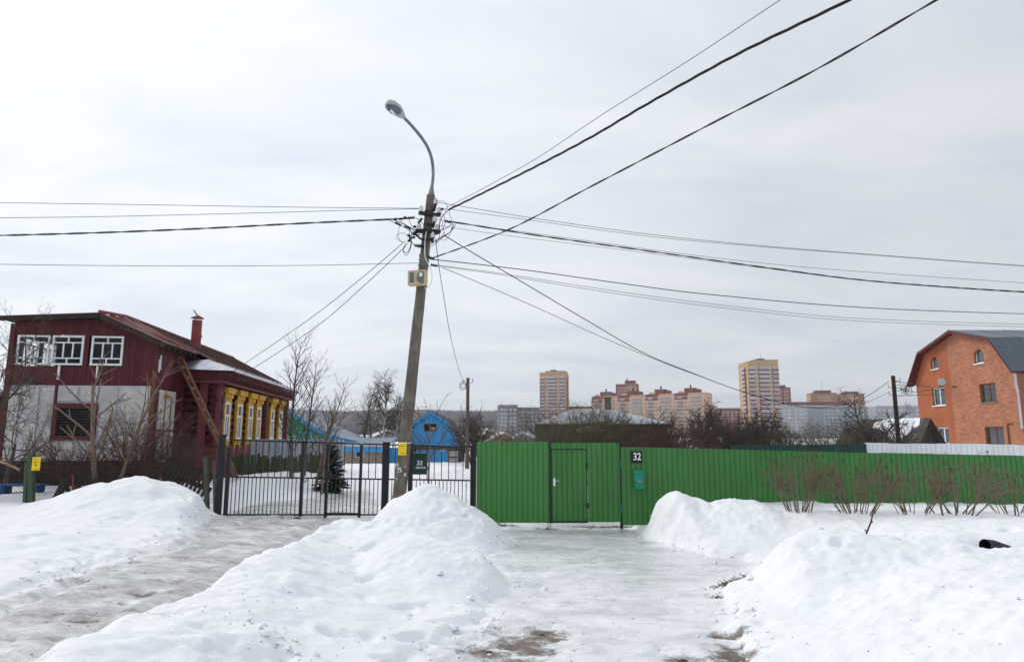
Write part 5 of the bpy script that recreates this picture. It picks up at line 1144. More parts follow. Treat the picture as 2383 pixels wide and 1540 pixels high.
# ------------------------------------------------------------------ brick house at the right
M['brick_orange'] = brick_mat('smooth_orange_brick', (.42,.112,.034), (.36,.088,.028), (.30,.12,.06), .26, .075, 'y', .007)
M['brick_mottled'] = brick_mat('mottled_brick', (.36,.11,.052), (.48,.21,.115), (.33,.16,.095), .26, .075, 'y', .008)
M['brick_side'] = brick_mat('side_brick', (.28,.085,.045), (.38,.15,.085), (.27,.14,.09), .26, .075, 'x', .008)
def brick_house():
    t = thing('brick_house', 'two-storey red brick house with a barn-shaped grey metal roof at the right edge', 'house', (31.5, 43, 0)); cy = 4.85
    pr = [(-.85,6.1),(cy-3.95,8.45),(cy,9.55),(cy+3.95,8.45),(10.55,6.1)]; y0, y1 = -.5, 10.2
    def top(u):
        for (a, b), (c, d) in zip(pr[:-1], pr[1:]):
            if a <= u <= c: return b+(d-b)*(u-a)/(c-a)-.05
        return 6
    holes = [(6.8,8.3,4.4,5.7),(6.75,8.2,1.6,2.8),(1.5,3.05,4.36,5.6),(1.2,2.95,1.5,2.75),(7.2,8.1,7.1,8.0),(2.3,3.25,7.0,7.95)]
    mb = MB(); wall_cols(mb, y0, y1, -.6, top, holes, lambda u, d, z: (d, u, z), .28, lambda u: 0 if u > 6.0 else 1, [cy-3.95, cy, cy+3.95, 6.0]); mb.build('gable_wall', [M['brick_orange'], M['brick_mottled']], t)
    MB().box(.003,15,y0,y0+.3,-.6,6.05).build('side_wall', M['brick_side'], t); MB().box(.32,14.9,y0+.3,y1,-.5,6).build('core', M['dark_room'], t)
    MB().prism([(y0+.4,6.0),(y1-.1,6.0),(cy+3.85,8.3),(cy,9.4),(cy-3.85,8.3)], .32, 14.9, 'x').build('attic_core', M['dark_room'], t)
    for i, (a, b, c, d) in enumerate(holes):
        fm = 'rust' if i in (2, 3) else 'pvc'; o = MB(); f = .08
        if i < 4:
            for q in ((a,b,d-f,d),(a,b,c,c+f),(a,a+f,c+f,d-f),(b-f,b,c+f,d-f),((a+b)/2-.05,(a+b)/2+.05,c+f,d-f)): o.box(.14,.20,*q)
            o = o.build('window', M[fm], t); MB().box(.165,.17,a+f,b-f,c+f,d-f).build('pane', M['glass'], o)
            MB().box(.26,.28,a+f,a+(b-a)*.3,c+f,d-f).build('curtain', M['curtain'], o) if i in (2, 3) else None
        else:
            o.box(.14,.20,a,b,c,c+f); o.box(.14,.20,a,a+f,c+f,d); o.box(.14,.20,b-f,b,c+f,d); o = o.build('window', M[fm], t); MB().box(.165,.17,a+f,b-f,c+f,d).build('pane', M['glass'], o)
            # masonry closing the corners of the arch
            r = (b-a)/2; m = (a+b)/2; zc = d-r; arc = [(m+r*math.cos(u), zc+r*math.sin(u)) for u in [math.pi*k/12 for k in range(13)]]
            MB().prism([(b,d)]+arc[:7], .004, .26, 'x').build('arch_masonry', M['brick_orange' if m > 6 else 'brick_mottled'], t); MB().prism([(a,d)]+arc[6:][::-1], .004, .26, 'x').build('arch_masonry', M['brick_orange' if m > 6 else 'brick_mottled'], t)
        MB().box(-.08,.12,a-.05,b+.05,c-.06,c).build('sill', M['white_paint' if i != 2 else 'galv'], t)
    for k, ((a, b), (c, d)) in enumerate(zip(pr[:-1], pr[1:])):
        n = 8
        for j in range(n):
            x0 = -.55+j*15.6/n; MB().prism([(a,b),(c,d),(c,d+.05),(a,b+.05)], x0+.004, x0+15.6/n-.004, 'x').build('roof_sheet', M['slate_metal'], t)
            MB().bar((x0,a,b+.06),(x0,c,d+.06),.03,.04,(1,0,0)).build('seam', M['slate_metal'], t) if k < 2 else None
        MB().prism([(a,b-.012),(c,d-.012),(c,d-.10),(a,b-.10)], -.54, .0, 'x').build('soffit', M['red_trim'], t)
        MB().prism([(a,b+.0),(c,d+.0),(c,d-.17),(a,b-.17)], -.58, -.552, 'x').build('verge_board', M['red_trim'], t)
    MB().tube([(-.12,-.55,6.0),(-.2,-.6,5.3),(-.1,-.56,4.9),(-.1,-.56,2.6)], .07, 8).build('drain_pipe', M['zinc'], t, True)
    MB().tube([(-.06,.3,2.9),(-.06,.6,2.95),(-.06,.75,2.8),(-.06,.75,-.4)], .04, 6).build('gas_pipe', M['rust'], t, True)
    MB().box(.3,2.6,-1.6,-.5,2.1,2.16).build('canopy', M['galv'], t)
    # satellite dish
    d = MB().tube([(0,0,0),(-.05,0,0),(-.09,0,0)], [.05,.22,.28], 14).build('satellite_dish', M['lamp_grey'], t, True); d.location = (-.45, 6.25, 6.05); d.rotation_euler = (0, R(-20), R(35)); MB().tube([(0,0,0),(.4,0,-.25)], .02, 6).build('dish_arm', M['galv'], d)
    for k, z in enumerate((5.75, 5.6)): MB().box(-.06,0,6.9-k*1.5,7.3-k*1.5,z,z+.06).build('wire_bracket', M['black_iron'], t)
brick_house()
BW = (31.4, 50.0); P2v = (P2.x, P2.y)
for lab, pts in (('black wire from the wooden pole to the brick house wall', [(2083,886),(2110,891),(2160,900),(2212,908),(2222,910)]), ('thin wire from the wooden pole to the brick house, below the black one', [(2083,901),(2130,912),(2180,906),(2220,911)]), ('lowest thin wire from the wooden pole to the brick house', [(2083,921),(2140,919),(2200,917),(2222,915)])):
    P = [on_plane(x, y, P2v, BW) for x, y in pts]; o = MB().tube([q-P[0] for q in smooth_path(P, 5)], .016, 5).build('service_wire', M['black_rubber'], None, True); o.location = P[0]; tag(o, lab, 'wire', 'service wires of the brick house')

# ------------------------------------------------------------------ dark sheds before the brick house
def shed(label, x, Y, rz, w, l, ze, zr_, snow=True):
    p = at(x, 1020, Y); t = thing('wooden_shed', label, 'shed', (p.x, Y, 0), rz)
    MB().prism([(-w/2,-.3),(w/2,-.3),(w/2,ze),(0,zr_),(-w/2,ze)], -l/2+.03, l/2-.03, 'x').build('core', M['dark_room'], t)
    n = 12
    for k in range(n):
        a = -w/2+k*w/n; m = max(abs(a), abs(a+w/n)); piece('plank', M['dark_wood'], t, l/2-.02, l/2+.02, a+.004, a+w/n-.004, -.2, ze+(zr_-ze)*(1-m/(w/2)))
    m = 14; q = .45
    for k in range(m):
        x0 = -l/2-.3+k*(l+.6)/m
        for s in (-1, 1): MB().prism([(0,zr_+.02),(s*(w/2+q),ze-q*(zr_-ze)/(w/2)+.02),(s*(w/2+q),ze-q*(zr_-ze)/(w/2)+.06),(0,zr_+.06)][::s], x0+.008, x0+(l+.6)/m-.008, 'x').build('roof_board', M['board_grey'], t)
    if snow:
        f = lambda u: (-u*(w/2+q), zr_+.065-u*((zr_-ze)/(w/2))*(w/2+q)); mb = MB(); pts = [(-.2,.03),(l*.5-.2,.03),(l*.47,.22),(l*.38,.42),(l*.30,.66),(l*.22,.70),(.35,.60),(.0,.40),(-.35,.34),(-l*.26,.28),(-.24*l,.14)]
        top = [(a, f(u)[0], f(u)[1]+.05) for a, u in pts]; bot = [(a, f(u)[0], f(u)[1]+.005) for a, u in pts]; nn = len(pts); c = (0.4, f(.33)[0], f(.33)[1]+.12)
        mb.add(top+bot+[c], [(i,(i+1) % nn,2*nn) for i in range(nn)]+[(nn+i,nn+(i+1) % nn,(i+1) % nn,i) for i in range(nn)]); o = mb.build('roof_snow', M['snow'], t, True)
    return t
shed('dark wooden shed with a patch of snow on its roof beside the brick house', 2080, 36, R(-58), 2.5, 3.3, 1.7, 2.95)
shed('low dark shed half hidden behind the leaning apple tree', 2030, 39, R(-55), 2.6, 2.6, 1.3, 2.5, False)

# ------------------------------------------------------------------ teal cottage behind the orchard
def teal_house():
    Y = 34; A = at(1247,985,Y); B = at(1565,985,Y); t = thing('teal_cottage', 'dark green cottage with a pale metal hip roof behind bare bushes', 'house', (A.x, Y, 0)); w = B.x-A.x; ze = A.z; D = 7; zr_ = at(1380,951,Y+3.5).z; ra, rb = w*.32, w*.60
    n = 42
    for k in range(n): piece('board', M['teal_light' if k < 5 else 'teal_house'], t, .15+k*(w-.3)/n+.004, .15+(k+1)*(w-.3)/n-.004, .38, .42, -.2, ze-.05)
    MB().box(.2,w-.2,.43,D-.3,-.2,ze-.05).build('core', M['dark_room'], t)
    e = .0
    V = [(0,0,ze),(w,0,ze),(w,D,ze),(0,D,ze),(ra,D/2,zr_),(rb,D/2,zr_)]
    k = 12
    for i in range(k):   # front slope in separate sheets
        u0, u1 = i/k, (i+1)/k; g = .004
        MB().add([(w*u0+g,0,ze),(w*u1-g,0,ze),(ra+(rb-ra)*u1-g*.3,D/2,zr_),(ra+(rb-ra)*u0+g*.3,D/2,zr_),(w*u0+g,0,ze-.04),(w*u1-g,0,ze-.04)], [(0,1,2,3),(0,4,5,1)]).build('roof_sheet', M['pale_metal'], t)
    MB().add(V, [(3,0,4),(1,2,5),(2,3,4,5)]).build('roof_side', M['pale_metal'], t)
    MB().box(-.05,w+.05,-.05,.03,ze-.16,ze-.045).build('fascia', M['dark_wood'], t); MB().box(-.03,w+.03,.0,.4,ze-.22,ze-.165).build('soffit', M['dark_wood'], t)
    c = MB().box(w*.60-.16,w*.60+.16,D/2-.2,D/2+.12,zr_-.7,zr_+.55).build('chimney', M['concrete'], t); MB().prism([(w*.6-.24,zr_+.72),(w*.6+.24,zr_+.72),(w*.6,zr_+.86)], D/2-.3, D/2+.2, 'y').build('cap', M['galv'], c); MB().box(w*.6-.2,w*.6+.2,D/2-.22,D/2+.14,zr_+.55,zr_+.62).build('crown', M['rust'], c)
    h = at(1377,998,Y-1).x-A.x; hz = at(1377,1004,Y-1).z
    MB().box(h-.65,h+.65,-1.0,.36,hz-.08,hz).build('porch_hood', M['old_wood'], t)
    mb = MB(); mb.prism([(h-.66,hz+.002),(h+.66,hz+.002),(h+.62,hz+.12),(h+.35,hz+.25),(h,hz+.28),(h-.4,hz+.24),(h-.62,hz+.1)], -1.02, .3, 'y'); mb.build('hood_snow', M['snow'], t, bevel=.05)
    o = MB().box(w*.66,w*.75,.33,.379,1.0,1.95).build('window', M['yellow_paint'], t); MB().box(w*.67,w*.74,.31,.329,1.08,1.87).build('pane', M['glass'], o)
teal_house()
# ------------------------------------------------------------------ far apartment blocks
M['tan_brick'] = pm('tan_brick', (.47, .30, .145), .12, .6, .85, (1, 1, 2), 0, rnd=0)
M['tan_brick2'] = pm('ochre_brick', (.42, .235, .125), .12, .6, .85, (1, 1, 2), 0, rnd=0)
M['peach'] = pm('peach_brick', (.56, .34, .205), .10, .6, .85, (1, 1, 2), 0, rnd=0)
M['red_brick'] = pm('dark_red_brick', (.19, .052, .042), .18, .6, .85, (1, 1, 2), 0, rnd=.06)
M['far_white'] = pm('white_band', (.74, .72, .70), .08, 1, .7, (1, 1, 1), 0, rnd=.05)
M['panel_grey'] = pm('panel_grey', (.34, .355, .38), .14, .35, .85, (1, 1, 2), 0, rnd=.03)
M['panel_blue'] = pm('panel_bluegrey', (.27, .295, .33), .14, .35, .85, (1, 1, 2), 0, rnd=.03)
M['panel_dark'] = pm('panel_dark', (.15, .145, .165), .2, .35, .85, (1, 1, 2), 0, rnd=.03)
M['far_pane'] = pm('far_pane', (.16, .19, .23), .5, .9, .2, (1, 1, 1), 0, rnd=.6, spec=.6)
M['far_dark'] = pm('far_dark', (.05, .05, .06), .3, .9, .4, (1, 1, 1), 0, rnd=.4)
_gl = {}
def glazing(w, h, n, d=.5, frame='far_white', pane='far_pane'):
    """a glazed strip: light frame with n recessed dark panes, facing -y"""
    key = (round(w, 2), round(h, 2), n, round(d, 2), frame, pane)
    if key not in _gl:
        mb = MB(); fw = min(.22, w/n*.2)
        mb.box(-w/2, w/2, -d+.12, .05, 0, h, 1); mb.box(-w/2, w/2, -d, -d+.12, 0, .2); mb.box(-w/2, w/2, -d, -d+.12, h-.22, h)
        for k in range(n+1):
            c = -w/2+fw/2+(w-fw)*k/n; mb.box(c-fw/2, c+fw/2, -d, -d+.12, .2, h-.22)
        _gl[key] = mb.mesh('glazing', [M[frame], M[pane]])
    return _gl[key]
def tower(name, label, xl, xr, yt, Y, rz, depth, floors, fh, wall, side_right=False, side_left=False, from_floor=0):
    c = at((xl+xr)/2, yt, Y); w = at(xr, yt, Y).x-at(xl, yt, Y).x; zt_ = c.z; t = thing(name, label, 'tower block', (c.x, Y, 0), rz); zb = zt_-1.45*fh-floors*fh
    MB().box(-w/2, w/2, 0, depth, min(zb, 0)-2, zt_-1.2).build('wall', M[wall], t)
    MB().box(-w*.27, w*.5-.02, .03, depth*.8, zt_-1.2, zt_).box(-w/2, -w*.27, .02, depth*.9, zt_-1.2, zt_-.7).build('parapet', M[wall], t)
    MB().box(-w*.28, w*.5, -.04, depth*.8, zt_, zt_+.35).build('coping', M['panel_dark'], t)
    MB().box(-w*.1, w*.12, 3, 7, zt_+.35, zt_+1.5).build('lift_house', M['panel_dark'], t); MB().tube([(w*.02,4,zt_+1),(w*.02,4,zt_+5)], .09, 4).build('antenna', M['far_dark'], t)
    for x in (-.42, -.15, .0, .15, .3): MB().box(w*x-.25,w*x+.25,-.03,0,zt_-fh*.95,zt_-fh*.75).build('vent', M['far_dark'], t)
    for f in range(from_floor, floors):
        z = zb+f*fh
        piece('white_band', M['far_white'], t, -w/2-.05, w/2+.05, -.12, -.01, z+fh*.93, z+fh*.99)
        for a, b, n, d in ((-.48,-.295,5,.9),(-.155,.165,10,1.3),(.30,.485,5,.9)):
            cx = w*(a+b)/2; bw = w*(b-a)
            piece('balcony', M['red_brick'], t, cx-bw/2-.08, cx+bw/2+.08, -d-.1, -.02, z+.0, z+fh*.36)
            place('balcony_glazing', glazing(bw, fh*.54, n, d), t, (cx, 0, z+fh*.365))
        for a in (-.215, .215): place('window', glazing(w*.055, fh*.5, 2, .06, 'far_white', 'far_dark'), t, (w*a, 0, z+fh*.30))
        if side_right:
            piece('side_bay', M['red_brick'], t, w/2+.01, w/2+.5, depth*.45, depth*.8, z, z+fh*.9); place('window', glazing(2.2, fh*.5, 2, .06), t, (w/2+.52, depth*.62, z+fh*.3), (0,0,R(90)))
        if side_left:
            piece('balcony', M['red_brick'], t, -w/2-1.2, -w/2-.01, depth*.25, depth*.5, z, z+fh*.36); place('balcony_glazing', glazing(depth*.25, fh*.54, 3, 1.15), t, (-w/2, depth*.375, z+fh*.365), (0,0,R(-90)))
            place('window', glazing(1.8, fh*.5, 2, .06, 'far_white', 'far_dark'), t, (-w/2, depth*.75, z+fh*.3), (0,0,R(-90)))
    return t
tower('tower_block', 'tall tan and red brick tower block, the nearer one right of centre', 1739, 1811, 838, 445, R(2), 17, 17, 2.81, 'tan_brick', side_left=True, from_floor=2)
tower('tower_block', 'tan and red brick tower block standing alone left of the long block', 1255, 1315, 864, 550, R(-14), 18, 16, 2.8, 'tan_brick', side_right=True, from_floor=3)
def long_block():
    A = at(1376, 918, 570); B = at(1640, 908, 512); d = Vector((B.x-A.x, B.y-A.y, 0)); L = d.length; zt_ = 37.0; t = thing('long_apartment_block', 'long peach brick apartment block with dark red stair bays between the towers', 'apartment block', (A.x, A.y, 0), math.atan2(d.y, d.x)); fh = 2.85; nf = 12; D = 15
    MB().box(0, L, 0, D, -1, zt_-1.3).build('wall', M['peach'], t); S = L/4
    for s in range(4):
        x0 = s*S
        MB().box(x0+S*.02, x0+S*.44, -.25, -.01, zt_-fh*1.75, zt_-.2).build('red_bay', M['red_brick'], t)
        MB().prism([(x0+S*.12,zt_-.2),(x0+S*.36,zt_-.2),(x0+S*.36,zt_+.5),(x0+S*.27,zt_+1.3),(x0+S*.2,zt_+1.3),(x0+S*.12,zt_+.5)], -.28, 1.5, 'y').build('gable', M['peach'], t)
        MB().box(x0+S*.46, x0+S*.99, -.02, D, zt_-1.3, zt_-.3).build('parapet', M['peach'], t)
        MB().box(x0+S*.30, x0+S*.62, 2, 9, zt_-1.3, zt_+3.2).box(x0+S*.64, x0+S*.76, 3, 9, zt_-1.3, zt_+2.6).build('stair_tower', M['red_brick'], t)
        MB().box(x0+S*.29, x0+S*.63, 1.9, 9.1, zt_+3.2, zt_+3.55).build('stair_coping', M['panel_dark'], t)
        MB().lathe([(.7,0),(.7,1.2),(.95,1.3),(.5,1.9),(.8,2.0),(.1,3.0)], (x0+S*.47,5,zt_+3.5), 8).build('cupola', M['red_brick'], t)
    for f in range(3, nf):
        z = zt_-1.85*fh-(nf-f)*fh+fh
        piece('white_band', M['far_white'], t, -.05, L+.05, -.30, -.02, z+fh*.86, z+fh*.94)
        for s in range(4):
            x0 = s*S
            for a, b, n, r in ((.10,.27,5,1),(.34,.39,2,1),(.44,.49,2,0),(.54,.86,11,0),(.91,.95,2,0)):
                cx = x0+S*(a+b)/2; bw = S*(b-a); place('window', glazing(bw, fh*.50, n, .1 if n < 4 else .7, 'far_white', 'far_dark'), t, (cx, 0, z+fh*.30))
                if r: piece('red_panel', M['red_brick'], t, cx-bw*.5, cx+bw*.5, -.2, -.01, z+.02, z+fh*.29)
    for f in range(5, nf): piece('white_band', M['far_white'], t, L+.01, L+.2, 0, D, zt_-1.85*fh-(nf-f)*fh+fh*1.86, zt_-1.85*fh-(nf-f)*fh+fh*1.94)
long_block()
def plain_block(name, label, xl, xr, yt, Y, rz, depth, wall, floors, fh, cols, cat='apartment block', pane='far_dark', band=None, frame='far_white', roof=None, from_floor=0, w_win=.5, blank_left=0.):
    c = at((xl+xr)/2, yt, Y); w = at(xr, yt, Y).x-at(xl, yt, Y).x; z1 = c.z; t = thing(name, label, cat, (c.x, Y, 0), rz)
    MB().box(-w/2, w/2, 0, depth, -1, z1).build('wall', M[wall], t); MB().box(-w/2-.15, w/2+.15, -.15, depth, z1, z1+.4).build('coping', M['far_white' if roof is None else roof], t)
    for f in range(from_floor, floors):
        z = z1-.9*fh-(floors-f)*fh+fh*.1
        if band: piece('band', M[band], t, -w/2-.02, w/2+.02, -.06, -.01, z-.12, z+.0)
        for k, (a, wd, n) in enumerate(cols): place('window', glazing(wd, fh*w_win, n, .08, frame, pane), t, (-w/2+w*(blank_left+a*(1-blank_left)), 0, z+fh*.3))
    return t, w, z1
C1 = [(k/9+.055, 2.2 if k % 3 else 1.3, 2) for k in range(9)]
plain_block('panel_block', 'grey panel apartment block just right of the nearer tower', 1808, 1873, 944, 520, R(-6), 14, 'panel_grey', 9, 2.75, [(.1,1.3,2),(.25,2.2,3),(.42,2.6,4),(.66,1.4,2),(.82,2.4,3),(.94,1.3,2)], band='panel_blue', from_floor=1)
plain_block('panel_block', 'long bluish grey panel apartment block behind the leaning apple tree', 1876, 2040, 945, 535, R(4), 14, 'panel_blue', 9, 2.75, [(.05,1.3,2),(.13,2.2,3),(.2,1.3,2),(.29,3.2,4),(.40,1.3,2),(.48,2.2,3),(.55,1.3,2),(.66,3.2,4),(.76,1.3,2),(.84,2.2,3),(.92,1.3,2)], band='panel_grey', from_floor=1, blank_left=.2)
plain_block('panel_block', 'pale panel apartment block seen between the wooden pole and brick house', 2040, 2150, 944, 500, R(-4), 14, 'panel_grey', 7, 2.75, C1, band='panel_blue', from_floor=1)
t, w, z1 = plain_block('dark_panel_block', 'dark grey panel block left of the lone tower', 1161, 1205, 942, 480, R(6), 14, 'panel_dark', 8, 2.7, [(.15,2.2,3),(.36,2.2,2),(.62,1.4,2),(.84,2.2,3)], band='panel_grey', from_floor=1)
plain_block('dark_panel_block', 'dark grey block behind the bushes between dark block and lone tower', 1204, 1254, 948, 490, R(-4), 14, 'panel_dark', 8, 2.7, [(.1,2.2,3),(.28,2.2,3),(.5,2.2,3),(.7,2.2,3),(.9,1.8,2)], band='panel_grey', from_floor=1)
t, w, z1 = plain_block('ochre_tower', 'left of two ochre brick towers far behind the grey panel blocks', 1888, 1946, 915, 640, R(-10), 16, 'tan_brick2', 6, 2.9, [(.34,2.4,3),(.6,7,9)], 'tower block', roof='red_brick')
MB().box(-w*.28,w*.3,2,12,z1,z1+3).build('roof_house', M['red_brick'], t); MB().tube([(0,5,z1+3),(0,5,z1+12)], .12, 4).build('antenna', M['far_dark'], t)
t, w, z1 = plain_block('ochre_tower', 'right of two ochre brick towers far behind the grey panel blocks', 1955, 2009, 917, 640, R(-10), 16, 'tan_brick2', 6, 2.9, [(.3,2.4,3),(.58,7,9)], 'tower block', roof='red_brick')
MB().box(-w*.28,w*.3,2,12,z1,z1+2.6).build('roof_house', M['red_brick'], t)
t, w, z1 = plain_block('red_tower', 'dark red brick tower rising behind the long peach block', 1433, 1485, 894, 680, R(-12), 18, 'red_brick', 6, 2.9, [(.12,1.8,2),(.25,1.8,2),(.42,4,5),(.62,7,9),(.88,2,2)], 'tower block', roof='tan_brick')
MB().box(-w*.1,w*.38,3,12,z1,z1+4).build('roof_house', M['red_brick'], t); MB().lathe([(.7,0),(.9,1),(.2,3)], (0,6,z1+4), 6).build('cupola', M['panel_dark'], t)
for z in range(4): piece('balcony_band', M['tan_brick'], t, w*.02, w*.42, -.4, -.01, z1-2.2-z*2.9, z1-1.2-z*2.9)
t, w, z1 = plain_block('red_tower', 'dark red brick tower half hidden behind the nearer tan tower', 1806, 1838, 902, 620, R(-16), 16, 'red_brick', 10, 2.9, [(.3,2.4,3),(.7,4.2,6)], 'tower block', roof='red_brick')
MB().box(-w*.3,w*.2,2,12,z1,z1+2.6).build('roof_house', M['red_brick'], t)
for z in range(9): piece('balcony_band', M['tan_brick2'], t, w*.05, w*.4, -.5, -.01, z1-2.0-z*2.9, z1-1.0-z*2.9)
plain_block('red_block', 'low dark red brick block far behind, between lone tower and long block', 1325, 1400, 946, 700, R(0), 14, 'red_brick', 5, 2.9, [(k/8+.06,2.5,3) for k in range(8)], roof='panel_dark')
plain_block('red_block', 'low red brick block far behind bare trees left of the nearer tower', 1668, 1740, 950, 640, R(0), 14, 'red_brick', 5, 2.9, [(k/7+.06,2.5,3) for k in range(7)], roof='panel_blue')
plain_block('red_block', 'stepped red brick block peeping over the grey panel blocks', 1840, 1990, 936, 610, R(0), 10, 'red_brick', 1, 2.9, [], roof='red_brick')

# ------------------------------------------------------------------ far village and wooded hill
def far_house(label, x, y, Y, w, wall, rz):
    p = at(x, y, Y); t = thing('far_house', label, 'house', (p.x, Y, p.z-4.2), rz)
    MB().prism([(-w/2,-3),(w/2,-3),(w/2,2.6),(0,4.2),(-w/2,2.6)], 0, w*1.1, 'y').build('wall', M[wall], t)
    for s in (1, -1): MB().prism([(0,4.25),(s*(w/2+.5),2.2),(s*(w/2+.5),2.5),(0,4.6)][::s], -.4, w*1.1+.4, 'y').build('roof', M['far_white'], t)
    for k in (-.25, .25): place('window', glazing(1.0, 1.3, 2, .05), t, (w*k, 0, .7))
for i, a in enumerate((('small grey far house with a snowy roof right of the garage', 1146, 1003, 210, 9, 'panel_grey', .3), ('small dark far house with a snowy roof below the wooded hill', 1122, 998, 260, 10, 'panel_dark', -.3), ('tiny tan far house on the snowfield near the dark block', 1172, 1008, 180, 7, 'tan_brick2', .2),
                       ('small snowy-roofed far house left of the green gate trees', 1215, 1008, 190, 8, 'panel_blue', -.2), ('dark far house on the slope seen left of the lamp pole', 905, 1003, 230, 10, 'panel_dark', .4))): far_house(*a)
def forest():
    r = np.random.RandomState(3); n = 20000; Y = r.uniform(900, 1680, n); X = r.uniform(-1000, 240, n)*(Y/1500); keep = (X > -700*(Y/1500)) & (X < 110*(Y/1200)+r.uniform(0, 150, n)*(Y > 1350)); X, Y = X[keep], Y[keep]; n = len(X)
    Z = base_g(X, Y)+.2; H = r.uniform(7, 14, n)*(1+.12*np.sin(X*.02)); W = H*r.uniform(.2, .38, n); dark = r.rand(n) < .13
    a = np.array([[-1,-1],[1,-1],[1,1],[-1,1]])*.7; V = np.zeros((n, 6, 3)); V[:, 0] = np.stack([X, Y, Z], 1); V[:, 5] = np.stack([X+r.uniform(-.5,.5,n), Y, Z+H], 1)
    for k in range(4): V[:, 1+k] = np.stack([X+a[k,0]*W, Y+a[k,1]*W, Z+H*r.uniform(.35,.6,n)], 1)
    q = np.array([[0,2,1],[0,3,2],[0,4,3],[0,1,4],[5,1,2],[5,2,3],[5,3,4],[5,4,1]]); F = (np.arange(n)[:,None,None]*6+q[None]).reshape(-1,3)
    o = link('forest', np_mesh('forest', V.reshape(-1,3), F, [M['forest_a'], M['forest_b']], False, np.repeat(np.where(dark, 1, 0), 8)))
    tag(o, 'bare purple brown wood covering the far hill', 'forest', kind='stuff')
M['forest_a'] = pm('bare_forest', (.105, .075, .085), .5, .05, .95, (1, 1, 1), 0, rnd=0); M['forest_b'] = pm('conifer_forest', (.03, .045, .038), .4, .05, .95, (1, 1, 1), 0, rnd=0)
forest()
# ------------------------------------------------------------------ bare trees and shrubs
class Tree:
    def __init__(s, seed): s.r = random.Random(seed); s.a = []; s.b = []
    def grow(s, p, d, L, rad, lv, S):
        """S: one dict per level: n steps, wander, up (pull to the sky, negative = droop), kids, kang, klen, start, thin"""
        q = S[lv]; r = s.r; n = q['n']; st = L/n; path = [(p, rad, d)]; tgt = s.a if lv <= S[0].get('trunk', 0) else s.b
        for i in range(n):
            w = q['w']; d = Vector((d.x+r.gauss(0, w), d.y+r.gauss(0, w), d.z+r.gauss(0, w)+q['up']*(i+1)/n)).normalized()
            p2 = p+d*st; r2 = rad*(1-(1-q.get('thin', .35))*(i+1)/n); r1 = path[-1][1]; tgt.append((p, p2, r1, r2)); p = p2; path.append((p, r2, d))
        if lv+1 < len(S):
            k = q['kids']; k = int(k)+(r.random() < k-int(k))
            for j in range(k):
                u = q['start']+(1-q['start'])*((j+r.random())/max(k, 1)); x = min(u*n, n-1e-3); i = int(x); f = x-i; a, b = path[i], path[i+1]
                pp = a[0]+(b[0]-a[0])*f; rr = a[1]+(b[1]-a[1])*f; dd = b[2]; uu, ww = frame(dd); ph = j*2.4+r.uniform(-.7, .7); an = R(q['kang'])*r.uniform(.75, 1.25)
                nd = (dd*math.cos(an)+(uu*math.cos(ph)+ww*math.sin(ph))*math.sin(an)).normalized(); taper = q.get('lt', .5)
                s.grow(pp, nd, L*q['klen']*r.uniform(.7, 1.2)*(1-taper*(u-q['start'])/(1-q['start']+1e-6)), max(min(rr*.75, rad*q.get('kr', .5)), q.get('rmin', .003)), lv+1, S)
def lv(n, w, up, kids, kang, klen, start, thin=.35, **k): return dict(n=n, w=w, up=up, kids=kids, kang=kang, klen=klen, start=start, thin=thin, **k)
def fit(px, ytop, Y, H): return at(px, ytop, Y).z
SPEC = {
 'walnut': [lv(9,.035,.05,9,42,.55,.22,.35,kr=.5,lt=.35,rmin=.011), lv(6,.05,.09,2.2,38,.42,.35,.5,kr=.6,rmin=.008), lv(3,.06,.08,0,0,0,0,.7)],
 'shoots': [lv(12,.035,.05,24,36,.40,.16,.12,kr=.28,lt=.62,rmin=.004), lv(7,.06,.13,6,36,.45,.15,.3,kr=.5,rmin=.003), lv(4,.09,.10,3,35,.5,.2,.5,rmin=.002), lv(2,.1,.05,0,0,0,0,.5)],
 'apple': [lv(5,.10,.0,7,58,1.5,.35,.5,kr=.5,lt=.2,trunk=0), lv(9,.15,.05,11,52,.46,.15,.2,kr=.42,lt=.4,rmin=.008), lv(6,.16,.07,8,48,.5,.12,.3,kr=.5,rmin=.005), lv(3,.16,.07,4,46,.6,.15,.4,kr=.6,rmin=.003), lv(3,.18,.05,0,0,0,0,.5)],
 'birch': [lv(12,.03,.04,26,42,.42,.22,.12,kr=.32,lt=.6,trunk=0,rmin=.01), lv(6,.08,.10,9,45,.5,.2,.3,kr=.5,rmin=.006), lv(5,.10,-.22,6,35,.7,.1,.4,kr=.6,rmin=.004), lv(4,.08,-.3,0,0,0,0,.5)],
 'shrub': [lv(7,.07,.03,5,30,.5,.3,.45,kr=.6,lt=.3,rmin=.004,trunk=0), lv(5,.09,.07,3,34,.5,.25,.5,kr=.65,rmin=.003), lv(3,.12,.06,1.5,36,.55,.2,.5,rmin=.0022), lv(2,.1,.03,0,0,0,0,.5)],
 'bush': [lv(6,.10,.03,7,38,.55,.2,.4,kr=.6,lt=.3,rmin=.005,trunk=0), lv(4,.13,.03,5,42,.55,.15,.4,kr=.65,rmin=.004), lv(4,.15,.02,3,42,.6,.15,.5,rmin=.003), lv(3,.15,.0,0,0,0,0,.5)],
}
def arr(S): return [tuple(s[0]) for s in S], [tuple(s[1]) for s in S], [s[2] for s in S], [s[3] for s in S]
